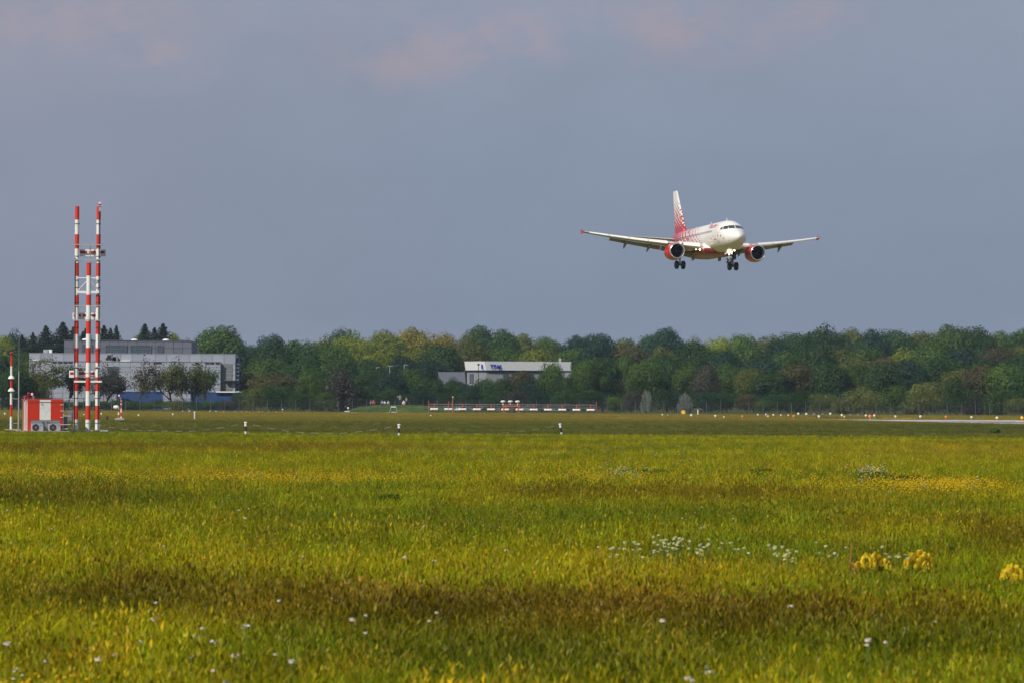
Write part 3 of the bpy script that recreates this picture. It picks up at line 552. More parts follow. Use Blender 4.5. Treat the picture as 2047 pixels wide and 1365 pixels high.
# ------------------------------------------------------------------ marker posts with the chain between them
posts = []
for px, yt, yb2, lb in ((178.5, 845.5, 862, 'short black and white post standing before the middle tube of the mast'), (491, 846, 868.5, 'black and white marker post, left of the three in the open grass'), (797.5, 850.5, 871, 'black and white marker post, middle of the three in the open grass'),
                        (1123, 849, 869.5, 'leaning black and white marker post, right of the three in the open grass')):
    q = G(px, yb2); q = Vector((q.x, q.y, 0)); h = (yb2 - yt) / F * q.y + .05; p = thing('marker_post', q, lb, 'post', 'black and white marker posts')
    m = MB(); m.tube((0, 0, -.05), (0, 0, h * .30), .068, .068, 10, 0); m.tube((0, 0, h * .30), (0, 0, h * .72), .073, .073, 10, 1); m.tube((0, 0, h * .72), (0, 0, h), .082, .074, 10, 0)
    m.build('shaft', [WHITE, BLACK], p, True); MB().lathe([(h, .11), (h + .05, .10), (h + .08, .03)], 10).build('cap', WHITE, p, True)
    if px == 1123: p.rotation_euler = (0, R(-9), 0); 
    posts.append((q, h))
def chain(pa, ha, pb, hb, sag, n, lb, t0=0.0, t1=1.0):
    c = thing('barrier_chain', ((pa + pb) / 2), lb, 'chain', 'dashed chains hanging between the marker posts'); o0 = (pa + pb) / 2
    def pt(t): q = pa.lerp(pb, t); z = (ha + (hb - ha) * t) - sag * (1 - (2 * t - 1) ** 2); return Vector((q.x, q.y, max(z, .16))) - Vector((o0.x, o0.y, 0))
    for i in range(n):
        a, b = t0 + (t1 - t0) * i / n, t0 + (t1 - t0) * (i + 1) / n; e = [pt(a + (b - a) * j / 3) for j in range(4)]
        MB().path(e, .0095 if i % 2 else .007, 5).build('white_link' if i % 2 else 'brown_link', GREY if i % 2 else BARK, c)
chain(posts[0][0], posts[0][1], posts[1][0], posts[1][1], .62, 23, 'dashed chain sagging between the mast and the left marker post')
chain(posts[1][0], posts[1][1], posts[2][0], posts[2][1], .60, 21, 'dashed chain sagging between the left and the middle marker post')
chain(posts[2][0], posts[2][1], posts[3][0], posts[3][1], .58, 21, 'dashed chain sagging between the middle and the right marker post')
q = G(389, 838); a = thing('white_post', q, 'thin white post in the far grass before the grey hall, at a chain end', 'post'); MB().tube((0, 0, 0), (0, 0, 14.5 / F * q.y), .075, .07).build('shaft', WHITE, a, True); MB().ball((0, 0, 14.6 / F * q.y), .10).build('cap', WHITE, a, True)
q2 = G(300, 838); chain(Vector((q2.x, q2.y, 0)), .1, Vector((q.x, q.y, 0)), 14.5 / F * q.y, .3, 9, 'short dashed chain running to the thin white post in the far grass')
# ------------------------------------------------------------------ chain-link fence along the wood
YF = 772; xa, xb = P(-60, 826, YF).x, P(2120, 826, YF).x
FENCEP = mat('fence_post_grey', (0.10, 0.105, 0.115), 0.6)
fe = thing('security_fence', ((xa + xb) / 2, YF, 0), 'long grey chain-link fence with pale posts along the edge of the wood', 'fence'); n = 78
pm = MB().tube((0, 0, -.1), (0, 0, 1.95), .045, n=6).tube((0, 0, 1.95), (0, -.18, 2.25), .04, n=6).mesh('fence_post', FENCEP)
for i in range(n): link('fence_post', pm, fe, (xa + (xb - xa) * i / (n - 1) - (xa + xb) / 2, 0, 0))
m = MB(); L = xb - xa
for z in [0.1 + .24 * k for k in range(9)]: m.box((0, .06, z), (L, .012, .014))
k = int(L / .28)
for i in range(k): x = -L / 2 + L * i / k; m.add([(x, .07, 0.02), (x + .014, .07, 0.02), (x + .014, .07, 2.0), (x, .07, 2.0)], [(0, 1, 2, 3)])
for z in (2.08, 2.16, 2.24): m.box((0, -.05 - (z - 2), z), (L, .012, .012))
o = m.build('wire_mesh', mat('fence_wire', (0.06, 0.065, 0.08), 0.5), fe); o['kind'] = 'stuff'
# ------------------------------------------------------------------ localizer aerial row
YL = 748; zl = lambda y, x=1025: P(x, y, YL).z
o0 = P(1025, 830, YL); la = thing('localizer_array', (o0.x, YL, 0), 'long row of twelve white capsule antennas on red stands with wires', 'antenna array')
for i in range(12):
    px = 868 + i * 28.45; x = P(px, 817, YL).x - o0.x; z = 0.62 + .3; z = zl(818.0) ; hw = 8.2 / F * YL; r = .20
    MB().lathe([(x - hw, .03), (x - hw + .05, .13), (x - hw + .18, r), (x - .3, r * .82), (x + .3, r * .82), (x + hw - .18, r), (x + hw - .05, .13), (x + hw, .03)], 12, (0, 0, z), 'x').build('antenna_radome', WHITE, la, True)
    MB().box((x, .28, (z + .95) / 2), (.16, .16, z + .95)).box((x, .15, z), (.1, .3, .1)).build('stand', RUST, la)
    if i in (1, 5, 6): pass
for i, px in enumerate((856.5, 1192)):
    x = P(px, 817, YL).x - o0.x; MB().box((x, .3, .95), (.09, .09, 2.3)).box((x + (.25 if i == 0 else -.25), .3, .5), (.5, .06, .06)).build('end_frame', RUST, la)
xA, xB = P(857, 817, YL).x - o0.x, P(1192, 817, YL).x - o0.x
for y in (808, 812, 815.2, 821): MB().path([(xA + (xB - xA) * t / 24, .32, zl(y) + .03 * math.sin(t * 2.6)) for t in range(25)], .028 if y == 808 else .018, 5).build('wire', GALV if y < 820 else BLACK, la)
q = P(1020, 826, YL - 2); sa = thing('triple_antenna_stand', (q.x, YL - 2, 0), 'three white lamp-like antennas on a red frame above the middle of the row', 'antenna stand')
for dx in (-14.5, 0, 14.5):
    x = dx / F * YL; z = zl(802.5, 1020); MB().lathe([(z - .16, .1), (z - .05, .38), (z + .1, .42), (z + .2, .3), (z + .24, .05)], 14, (x, 0, 0)).build('antenna_head', WHITE, sa, True)
    MB().tube((x, 0, z - .55 if dx else z - .42), (x, 0, z - .14), .09, n=8).build('neck', WHITE, sa)
    if dx: MB().tube((x + .15, 0, 0), (x, 0, z - .5), .07, n=6).tube((x + .4, 0, 0), (x + .05, 0, z - .5), .05, n=6).build('leg', RUST, sa)
MB().box((0.1, 0, zl(811, 1020)), (2.3, .09, .2)).build('cross_beam', RUST, sa)
for px, y0, col, lb in ((905, 793, ORANGE, 'thin orange pole with white tip beside the second capsule antenna'), (897, 803, RUST, 'short red rod rising over the second capsule antenna')):
    q = P(px, 826, YL - 3); t = thing('thin_pole', (q.x, YL - 3, 0), lb, 'pole'); z = P(px, y0, YL - 3).z; MB().tube((0, 0, 0), (0, 0, z), .045, n=6).build('shaft', col, t); MB().ball((0, 0, z), .11, 8).build('tip', WHITE if px == 905 else RUST, t)
# cross-shaped small mast, white hoop and boxes
q = P(1395, 828, 735); t = thing('cross_mast', (q.x, 735, 0), 'small dark-topped white mast with a thin cross arm between the yellow disc and the runway', 'mast'); z = P(1395, 812, 735).z
MB().tube((0, 0, 0), (0, 0, z * .62), .09, n=8).build('shaft', WHITE, t); MB().tube((0, 0, z * .62), (0, 0, z), .06, n=8).build('top_rod', LRED, t); MB().tube((-.75, 0, z * .72), (.75, 0, z * .72), .03, n=6).build('cross_arm', GALV, t)
q = P(786.5, 827, 755); t = thing('white_hoop_frame', (q.x, 755, 0), 'white tapered hoop frame standing before the green mound', 'frame'); z = P(786, 812.5, 755).z; k = 755 / F
MB().tube((-8 * k, 0, 0), (-4.8 * k, 0, z), .05, n=6).build('leg', GALV, t); MB().tube((8 * k, 0, 0), (4.8 * k, 0, z), .05, n=6).build('leg', GALV, t); MB().box((0, 0, z), (10.5 * k, .12, .14)).build('top_bar', WHITE, t)
for px, wpx, hpx, lb, nm_, two in ((694, 10, 5.5, 'white box with flat lid beside the fence, below the purple-grey bush', 'white_box', 0), (708, 12, 3, 'long low pale box right next to the white lidded box', 'low_box', 1), (787, 9, 4, 'small pale box inside the white hoop frame', 'pale_box', 0), (776, 5, 3, 'tiny white box just left of the hoop frame', 'tiny_box', 1)):
    q = P(px, 827, 752); t = thing(nm_, (q.x, 752, 0), lb, 'box', 'pale boxes in the far grass'); k = 752 / F; h = P(px, 827 - hpx, 752).z
    MB().box((0, 0, h / 2), (wpx * k, .6, h)).build('box_body', PANEL, t); MB().box((0, 0, h), (wpx * k + .1, .7, .09)).build('lid', WHITE, t)
q = P(696, 815, 760); t = thing('white_ball_lamp', (q.x, 760, 0), 'white ball lamp on a short pole above the lidded box', 'lamp'); z = P(696, 815, 760).z; MB().tube((0, 0, 0), (0, 0, z), .04, n=6).build('pole', GALV, t); MB().ball((0, 0, z), .17).build('lamp_head', CREAM, t, True)
# ------------------------------------------------------------------ small airfield lamps
lampb = MB().lathe([(0.0, .07), (.05, .07), (.06, .03), (.26, .035)], 8); LB = lampb.mesh('stem', GREY, True)
def head(name, col): return MB().lathe([(.24, .05), (.27, .15), (.38, .19), (.50, .15), (.57, .03)], 10).mesh(name, col, True)
HW, HO, HYl = head('lamp_head', CREAM), head('lamp_head', ORANGE), head('lamp_head', YELLOW)
RWL = [(1324, 828, .9, 'w'), (1335, 828.5, .5, 'w'), (1382, 829, 1.4, 'w'), (1430, 830.3, 1.3, 'w'), (1447, 832.5, .9, 'w'), (1484, 831.5, 1.4, 'o'), (1515, 828, 1, 'w'), (1531, 827.6, 1, 'w'), (1535, 831, 1, 'w'), (1546, 828.2, 1.1, 'w'), (1561, 828.6, .9, 'w'), (1576, 829, .9, 'w'), (1587, 831, 1.7, 'o'), (1596, 826, 1.3, 'w'),
       (1612, 826.6, 1.3, 'w'), (1627, 827, 1.6, 'w'), (1637, 831.5, 1.4, 'w'), (1644, 827, 1.4, 'w'), (1660, 826, 1.3, 'w'), (1683, 829, 1.4, 'w'), (1688, 832, 1.2, 'y'), (1699, 829, 1.3, 'w'), (1715, 829, 1.4, 'w'), (1731, 829.6, 1.3, 'w'), (1739, 831, 1.8, 'o'), (1748, 829.6, 1.4, 'w'), (1790, 831.5, 1.3, 'w'), (1840, 831.5, 1.4, 'w'),
       (1891, 832.6, 1.6, 'o'), (1942, 833, 1.3, 'w'), (1993, 834, 1.4, 'w'), (2043, 834, 1.8, 'y')]
LFL = [(440, 822.5, .7, 'w'), (447, 822.5, 1.0, 'y'), (457, 822.5, .7, 'w'), (470.5, 822.5, 1.1, 'y'), (483, 822.5, .7, 'w'), (493, 822.8, 1.0, 'y'), (499, 822.8, .9, 'y'), (518, 823, .9, 'y'), (524, 823, .8, 'w'), (537, 823, .7, 'w'), (552, 823, 1.1, 'y'), (565, 817.5, .8, 'w'), (580, 824, .7, 'w'), (588, 824, .7, 'w'), (610, 824.5, 1.0, 'y'), (626, 824.5, .7, 'w'), (644, 825, .8, 'y'), (668, 825.5, .7, 'w'),
       (365, 821.5, .9, 'w'), (378.5, 821.5, 1.1, 'w'), (345.5, 827, 1.0, 'w'), (277, 829, 1.0, 'w'), (10, 826, 1.1, 'w'), (31, 824.5, 1.3, 'w'), (127, 829, .8, 'w'), (168, 827.5, .8, 'w'), (202.5, 826, 1.0, 'w'), (861, 829.5, .8, 'w'), (420, 821, .8, 'w'), (432, 821.5, .8, 'w')]
CN = {'w': 'white', 'o': 'orange', 'y': 'yellow'}
def lamps(lst, grp, regions):
    cnt = {}; tot = {}
    def reg(px): return max((k for k, r_ in enumerate(regions) if px >= r_[0]), default=0)
    for l in lst: tot[(reg(l[0]), l[3])] = tot.get((reg(l[0]), l[3]), 0) + 1
    for px, py, s_, c in sorted(lst):
        rg_ = reg(px); n_ = cnt.get((rg_, c), 0); cnt[(rg_, c)] = n_ + 1
        b = G(px, py + 3.2 * s_ + (1.5 if py > 825 else 0)) if py + 3.2 * s_ > 829 else P(px, py, 764); Y = min(b.y, 764); p = P(px, py, Y); sc_ = s_ * Y / 640 * .72
        zc = p.z; hz2 = .40 * sc_; t = thing('airfield_lamp', (p.x, Y, 0), f"small {CN[c]} lamp, {(ORD[n_] + ' from left ') if tot[(rg_, c)] > 1 else ''}{regions[rg_][1]}", 'lamp', grp)
        h_ = link('lamp_head', {'w': HW, 'o': HO, 'y': HYl}[c], t, (0, 0, zc - hz2)); h_.scale = (sc_,) * 3
        sN = link('stem', LB, t); sN.scale = (sc_, sc_, max(.05, (zc - hz2 + .27 * sc_) / .26))
lamps(RWL, 'small lamps along the runway end', [(0, 'left of the runway end, before the wood'), (1500, 'in the cluster just left of the runway end'), (1590, 'above the far left tip of the runway'), (1720, 'along the middle of the bright runway strip'), (1860, 'along the right part of the runway')])
lamps(LFL, 'small lamps along the far fence', [(0, 'at the left edge by the slim pole'), (100, 'around the foot of the red and white mast'), (260, 'in the grass before the blue container'), (355, 'below the right end of the grey hall'), (436, 'low by the fence right of the grey hall'), (530, 'by the fence below the brown bushes'), (700, 'at the left end of the capsule antennas')])
q = P(1366, 829, 742); t = thing('yellow_disc_sign', (q.x, 742, 0), 'round yellow disc sign low in the grass before the blossoming bushes', 'sign'); z = P(1366, 828.5, 742).z
MB().lathe([(-.06, .001), (-.06, .30), (-.03, .35), (.03, .35), (.06, .001)], 18, (0, 0, max(z, .36)), 'y').build('disc', YELLOW, t); MB().box((0, .09, .2), (.12, .06, .4)).build('foot', GREY, t)
# ------------------------------------------------------------------ big grey hall
HYY = 905; kk = HYY / F
def hb(px, py=790, Y=HYY): return P(px, py, Y).x
hall = thing('grey_hall', (hb(262), HYY, 0), 'large pale grey panel-clad hall with dark upper storey behind the trees', 'building'); ox = hb(262)
def block(name, x0, x1, ytop, yf, depth, m, zb=0.0, pxr=262):
    a, b = hb(x0, ytop, HYY) - ox, hb(x1, ytop, HYY) - ox; z = P(pxr, ytop, HYY).z; return MB().box(((a + b) / 2, yf + depth / 2, (z + zb) / 2), (b - a, depth, z - zb)).build(name, m, hall), a, b, z
_, a1, b1, z1 = block('lower_block', 58, 441, 722.5, 0.15, 22, PANELB)
_, a2, b2, z2 = block('rear_block', 57, 470, 707.0, 1.45, 9, PANELB)
_, a3, b3, z3 = block('upper_storey', 119, 377, 680, 9.15, 16, SLATE, zb=6)
def cladding(a, b, z0, z1_, y, nx, nz, mts, name='wall_panel', skip=None, gap=.07):
    pw, ph = (b - a) / nx, (z1_ - z0) / nz; mm = [MB().box((0, 0, 0), (pw - gap, .10, ph - gap)).mesh(name, m) for m in mts]
    for i in range(nx):
        for j in range(nz):
            cx, cz = a + pw * (i + .5), z0 + ph * (j + .5)
            if skip and skip(cx, cz): continue
            link(name, mm[(i * 7 + j * 3 + i * j) % len(mm)], hall, (cx, y + .004 * ((i * 5 + j * 3) % 3), cz))
win = (hb(213) - ox, hb(242) - ox, P(228, 777, HYY).z, P(228, 733, HYY).z)
cladding(a1, b1, 0, z1, 0.1, 17, 9, [PANEL, PANELB, PANEL], skip=lambda x, z: win[0] < x < win[1] and win[2] < z < win[3])
cladding(a2, b2, z1 - .4, z2, 1.4, 18, 1, [PANEL, PANELB])
gx0, gx1, gz = hb(441.5) - ox, hb(464) - ox, P(452, 727, HYY).z
cladding(b1, b2, 0, z1 - .4, 1.4, 3, 8, [PANEL], skip=lambda x, z: x < gx1 and z < gz)
cladding(a3, b3, z2 - .2, z3, 9.1, 14, 2, [SLATE, mat('dark_slate_cladding_lighter', (0.105, 0.109, 0.14), 0.6, vary=.1, scale=.2)])
gt = MB().box(((gx0 + gx1) / 2, 1.3, gz / 2), (gx1 - gx0 - .2, .12, gz - .1)).build('hangar_door', mat('door_grey_green', (0.13, 0.15, 0.145), 0.6), hall)
m = MB()
for j in range(12): m.box(((gx0 + gx1) / 2, 1.23, gz * (j + .5) / 12), (gx1 - gx0 - .3, .04, .05))
m.build('door_rib', GREY, gt)
m = MB().box(((win[0] + win[1]) / 2, .13, (win[2] + win[3]) / 2), (win[1] - win[0] - .2, .12, win[3] - win[2] - .1)); wn = m.build('louvre_window', GLASS, hall)
for j in range(7): MB().box(((win[0] + win[1]) / 2, .05, win[2] + (win[3] - win[2]) * (j + .5) / 7), (win[1] - win[0] - .1, .10, .16)).build('louvre_slat', SLATE, wn)
for x0, x1, y0, y1 in ((203, 244, 690, 706.5), (253, 294, 690, 706.5), (307, 316.5, 690, 706.5), (157, 175, 689, 703)):
    a, b = hb(x0) - ox, hb(x1) - ox; za, zb = P(262, y0, HYY).z, P(262, y1, HYY).z; wn = MB().box(((a + b) / 2, 9.0, (za + zb) / 2), (b - a, .14, za - zb)).build('window', GLASS, hall)
    nn = max(1, int((b - a) / 1.0))
    MB().box(((a + b) / 2, 8.9, za + .06), (b - a + .2, .16, .14)).box(((a + b) / 2, 8.9, zb - .06), (b - a + .2, .16, .14)).box((a, 8.9, (za + zb) / 2), (.14, .16, za - zb)).box((b, 8.9, (za + zb) / 2), (.14, .16, za - zb)).box(((a + b) / 2, 8.91, za - (za - zb) * .4), (b - a, .1, .08)).build('window_frame', SLATE, wn)
    for i in range(1, nn): MB().box((a + (b - a) * i / nn, 8.91, (za + zb) / 2), (.07, .08, za - zb)).build('mullion', SLATE, wn)
for x in (105, 116, 127, 137, 307, 315, 390, 410, 420, 431): MB().box((hb(x + 3.5) - ox, .0, P(262, 721.5, HYY).z - .35), (.8, .12, .26)).build('vent', BLACK, hall)
MB().box(((a1 + b1) / 2, .05, z1 + .05), (b1 - a1 + .2, .2, .10)).build('roof_edge', PANELB, hall); MB().box(((a2 + b2) / 2, 1.4, z2 + .05), (b2 - a2 + .2, .2, .10)).build('roof_edge', PANELB, hall); MB().box(((a3 + b3) / 2, 9.1, z3 + .05), (b3 - a3 + .2, .4, .12)).build('roof_edge', SLATE, hall)
ex = hb(473.5) - ox; m = MB()
MB().box((ex, 3.0, P(262, 714, HYY).z / 2), (.5, 2, P(262, 714, HYY).z)).build('stair_tower', NAVY, hall)
for j in range(12): MB().box((ex + .05, 1.45, .6 + j * .78), (.5, .12, .10)).build('louvre_slat', GREY, hall)
MB().box((hb(462) - ox, .9, P(262, 759, HYY).z), (3.0, 1.6, .14)).build('canopy', SLATE, hall)
zr = z1
for x0, x1, y0, y1, nm_, mm_ in ((183, 193, 711, 716, 'pipe_cover', CREAM), (208, 234, 713, 722, 'cooling_unit', PANEL), (213, 222, 707, 716, 'cooling_unit', PANEL), (224, 232, 711, 720, 'cooling_unit', GREY), (240, 259, 720, 723, 'roof_pipe', CREAM), (66, 76, 720, 722, 'roof_pipe', CREAM), (192, 200, 719, 723, 'roof_pipe', GREY)):
    a, b = hb(x0) - ox, hb(x1) - ox; za, zb = P(262, y0, HYY).z, P(262, y1, HYY).z; zb = min(zb, z1 + .03) if y1 > 716 else zb; u = MB().box(((a + b) / 2, 0.72 if nm_ != 'pipe_cover' else 2.6, (za + zb) / 2), (b - a, 1.1, za - zb)).build(nm_, mm_, hall)
    if nm_ == 'cooling_unit': MB().box(((a + b) / 2, .15, (za + zb) / 2), ((b - a) * .8, .05, (za - zb) * .5)).build('grille', BLACK, u)
for x0, x1 in ((80, 90), (91, 98)): MB().box((hb((x0 + x1) / 2) - ox, 6, P(262, 703, HYY).z), (hb(x1) - hb(x0) - .1, 1.4, .85)).build('roof_box', WHITE if x0 > 90 else GREY, hall)
for x in (159, 258, 322): MB().lathe([(z3 + .05, .8), (z3 + .35, .6), (z3 + .5, .05)], 10, (hb(x) - ox, 12, 0)).build('skylight', WHITE, hall, True)
# blue containers in front of the hall
def container(x0, x1, ytop, ybot, Y, lb, name='blue_container', col=BLUEC):
    k = Y / F; b0 = P((x0 + x1) / 2, ytop, Y); w_ = (x1 - x0) * k; z = b0.z; zb = max(0, P((x0 + x1) / 2, ybot, Y).z); c = thing(name, (b0.x, Y, 0), lb, 'container', 'blue containers before the hall'); h_ = z
    MB().box((0, 1.25, h_ / 2), (w_ - .1, 2.4, h_ - .1)).build('container_shell', col, c); n = int(w_ / .42); rb = MB()
    for i in range(n): rb.box((-w_ / 2 + w_ * (i + .5) / n, .02, h_ / 2), (w_ / n * .5, .07, h_ - .35))
    rb.build('corrugation', col, c); MB().box((0, .0, h_ - .06), (w_, .12, .14)).build('top_rail', col, c); MB().box((0, 0, .08), (w_, .12, .16)).build('bottom_rail', col, c)
    for s_ in (-1, 1): MB().box((s_ * (w_ / 2 - .06), 0, h_ / 2), (.14, .14, h_)).build('corner_post', col, c)
    return c, w_, h_
container(233, 283, 782, 800, 872, 'left half of the long blue container behind the dark forked tree'); container(284, 324, 782, 800, 872, 'right half of the long blue container, ending before the airy trees')
container(381, 432, 783, 802, 868, 'darker blue container behind the leafy airy tree'); 
c, w_, h_ = container(433, 480, 784, 802, 866, 'blue container with white roof edge at the hall right end'); MB().box((0.2, .9, h_ + .12), (w_ + .6, 3.0, .22)).build('white_roof_edge', WHITE, c)
q = P(222, 780, 868); t = thing('dark_shelter', (q.x, 868, 0), 'dark flat-roofed shelter left of the long blue container', 'shelter'); z = q.z
MB().box((0, 1, z + .15), (3.2, 2.6, .5)).build('roof', SLATE, t)
for s_ in (-1, 1): MB().box((s_ * 1.45, .1, z / 2), (.12, .12, z)).build('post', SLATE, t)
# ------------------------------------------------------------------ white office with blue lettering
OY = 960; oc = P(972, 722, OY); of = thing('white_office', (oc.x, OY, 0), 'white-topped office building with blue letters on its fascia in the wood', 'building')
zt_ = oc.z; zf = P(972, 739.5, OY).z; zn = P(972, 743.5, OY).z
L_ = P(931, 722, OY + 5); Rr = P(1142, 726, OY + 3); lv = Vector((L_.x - oc.x, 5, 0)); rv = Vector((Rr.x - oc.x, 3, 0))
def wallq(p0, v, z0, z1_, t, lean=0.0):   # a slab along v from p0
    n = Vector((v.y, -v.x, 0)).normalized(); n = n if n.y < 0 else -n; a, b = Vector(p0), Vector(p0) + v
    return [(a.x, a.y, z0), (b.x, b.y, z0), (b.x - n.x * t, b.y - n.y * t, z0), (a.x - n.x * t, a.y - n.y * t, z0), (a.x + n.x * lean, a.y + n.y * lean, z1_), (b.x + n.x * lean, b.y + n.y * lean, z1_), (b.x - n.x * t, b.y - n.y * t, z1_), (a.x - n.x * t, a.y - n.y * t, z1_)], [(0,3,2,1),(4,5,6,7),(0,1,5,4),(1,2,6,5),(2,3,7,6),(3,0,4,7)]
FASC = mat('white_fascia', (0.62, 0.64, 0.66), 0.5, vary=.05)
FASW = mat('white_fascia_sheet', (0.62, 0.64, 0.68), 0.5, vary=.05)
for nm_, p0, v, m in (('fascia', (-.02, 0, 0), lv, FASC), ('fascia', (.02, 0, 0), rv, FASW)): MB().add(*wallq(p0, v, zf, zt_, .5, .35)).build(nm_, m, of)
for v in (lv, rv): MB().add(*wallq((0, .45, 0), v, zn, zf - .01, .4)).build('navy_strip', NAVY, of)
for v in (lv * .94, rv): MB().add(*wallq((0, .6, 0), v, 0, zn - .01, .3)).build('wall', mat('office_wall_grey', (0.20, 0.21, 0.225), 0.6), of)
bk = [(lv.x, lv.y), (0, .9), (rv.x, rv.y), (rv.x - 2, rv.y + 14), (lv.x + 2, lv.y + 16)]
me = MB(); me.add([(x, y + .3, zt_ - .15) for x, y in bk] + [(x, y + .3, 0) for x, y in bk], [(0, 1, 2, 3, 4), (9, 8, 7, 6, 5)] + [(i, (i + 1) % 5, 5 + (i + 1) % 5, 5 + i) for i in range(1, 5)]); me.build('roof_slab', GREY, of)
for t0, t1, v in ((.62, .70, lv), (.73, .81, lv), (.2, .26, rv), (.3, .36, rv), (.5, .56, rv), (.62, .68, rv), (.86, .92, rv)):
    a = Vector((0, .45, 0)) + v * t0; MB().add(*wallq(a, v * (t1 - t0), zn - 2.6, zn - .3, .1)).build('window', GLASS, of)
for dx in (-3.3, -2.5): MB().box((dx, 1.0, zn - 3.2), (.7, 1.6, 1.4)).build('white_porch', FASC, of)
MB().box((15.8, 6, zt_ + .4), (.5, .5, .8)).build('roof_vent', GALV, of)
def text_mesh(body, size, depth, name):
    cu = bpy.data.curves.new(name, 'FONT'); cu.body = body; cu.size = size; cu.extrude = depth; cu.resolution_u = 3; cu.offset = size * .018
    ob = bpy.data.objects.new(name, cu); sc.collection.objects.link(ob); dg = bpy.context.evaluated_depsgraph_get(); me = bpy.data.meshes.new_from_object(ob.evaluated_get(dg)); bpy.data.objects.remove(ob); return me
for body, v, px0, size, zz in (('R', -lv, 963.8, 1.4, .40), ('TPM.', rv, 979.5, 1.35, .42)):
    for ch_i, ch in enumerate(body):
        me = text_mesh(ch, size, .03, 'letter'); me.materials.append(BLUEL); o = link('letter', me, of); step = .95 if ch_i < 3 else 1.1
        x0 = P(px0, 730, OY).x - oc.x + [0, .74, 1.46, 2.45][ch_i]; nrm = Vector((v.y, -v.x, 0)).normalized(); nrm = nrm if nrm.y < 0 else -nrm
        base_ = (Vector((0, 0, 0)) + (lv if body == 'R' else rv) * (x0 / (lv if body == 'R' else rv).x)) + nrm * .32
        o.location = (base_.x, base_.y, zf + zz - .12); o.rotation_euler = (R(90), 0, math.atan2(v.y, v.x)); o.scale = (.80, 1.0, 1)
# roofed house at its left
q = P(902, 743, 950); hs = thing('grey_roof_house', (q.x, 950, 0), 'low house with dark grey pitched roof left of the white office', 'building'); k = 950 / F; zr = q.z; ze = P(902, 767, 950).z
MB().add([(-27 * k, 3, zr), (27 * k, 3, zr), (29 * k, -1, ze), (-18 * k, -1, ze), (-27 * k, 7, ze), (29 * k, 7, ze)], [(0, 1, 2, 3), (0, 4, 5, 1), (0, 3, 4), (1, 5, 2)]).build('roof', SLATE, hs)
MB().box((4 * k, 3, ze / 2 - .05), (38 * k, 6.6, ze - .1)).build('wall', WHITE, hs)
MB().box((-8 * k, -.35, ze / 2), (1.0, .1, 1.2)).build('window', GLASS, hs)
# street lamps behind the trees
for px, y0, y1, lb, m, Y in ((752, 734, 770, 'pale street lamp, left of three over the bushes behind the mound', GALV, 935), (779, 731, 770, 'pale street lamp with double head, middle of three behind the mound', GALV, 940), (808, 729, 765, 'pale street lamp, right of three over the bushes behind the mound', GALV, 938), (956.6, 729.5, 760, 'dark street lamp standing in front of the white fascia', BLACK, 940)):
    q = P(px, y0, Y); t = thing('street_lamp', (q.x, Y, 0), lb, 'street lamp', 'street lamps behind the trees'); MB().tube((0, 0, 0), (0, 0, q.z), .09, .06, 8).build('pole', m, t)
    if m is BLACK: MB().lathe([(q.z - .1, .08), (q.z + .1, .3), (q.z + .25, .3), (q.z + .3, .05)], 10).build('lamp_head', m, t)
    else: MB().box((.3, 0, q.z), (.75, .22, .12)).box((-.25 if px == 779 else .3, 0, q.z - .0), (.5 if px == 779 else .2, .2, .11)).build('lamp_head', m, t)
# ------------------------------------------------------------------ green mound with people
mo_ = G(790, 829); MY = 793; mc = P(800, 810, MY); me = MB(); N_ = 40; ringz = []
zt2 = P(800, 808.5, MY).z
gm = bpy.data.meshes.new('green_mound'); vs = []; fs = []; nx, ny = 60, 16; xw = 112 * MY / F
for i in range(nx + 1):
    for j in range(ny + 1):
        u, v = i / nx * 2 - 1, j / ny * 2 - 1; e = max(0, 1 - abs(u) ** 3.2) * max(0, 1 - abs(v) ** 2.2); h = zt2 * e + .12 * mnoise.noise(Vector((i * .5, j * .6, 0))) * (e > 0)
        vs.append((mc.x + u * xw, MY + v * 9, max(h, -.05) if e > 0 else -.05))
for i in range(nx):
    for j in range(ny): a = i * (ny + 1) + j; fs.append((a, a + ny + 1, a + ny + 2, a + 1))
gm.from_pydata(vs, [], fs); gm.materials.append(grass_mat('mound_grass', [(0, (0.025, 0.05, 0.012)), (.6, (0.05, 0.085, 0.018)), (1, (0.12, 0.13, 0.02))], .3, 1.5)); gm.polygons.foreach_set('use_smooth', [True] * len(gm.polygons)); o = link('green_mound', gm); o['kind'] = 'structure'
SKIN = mat('skin', (0.45, 0.27, 0.18), 0.6)
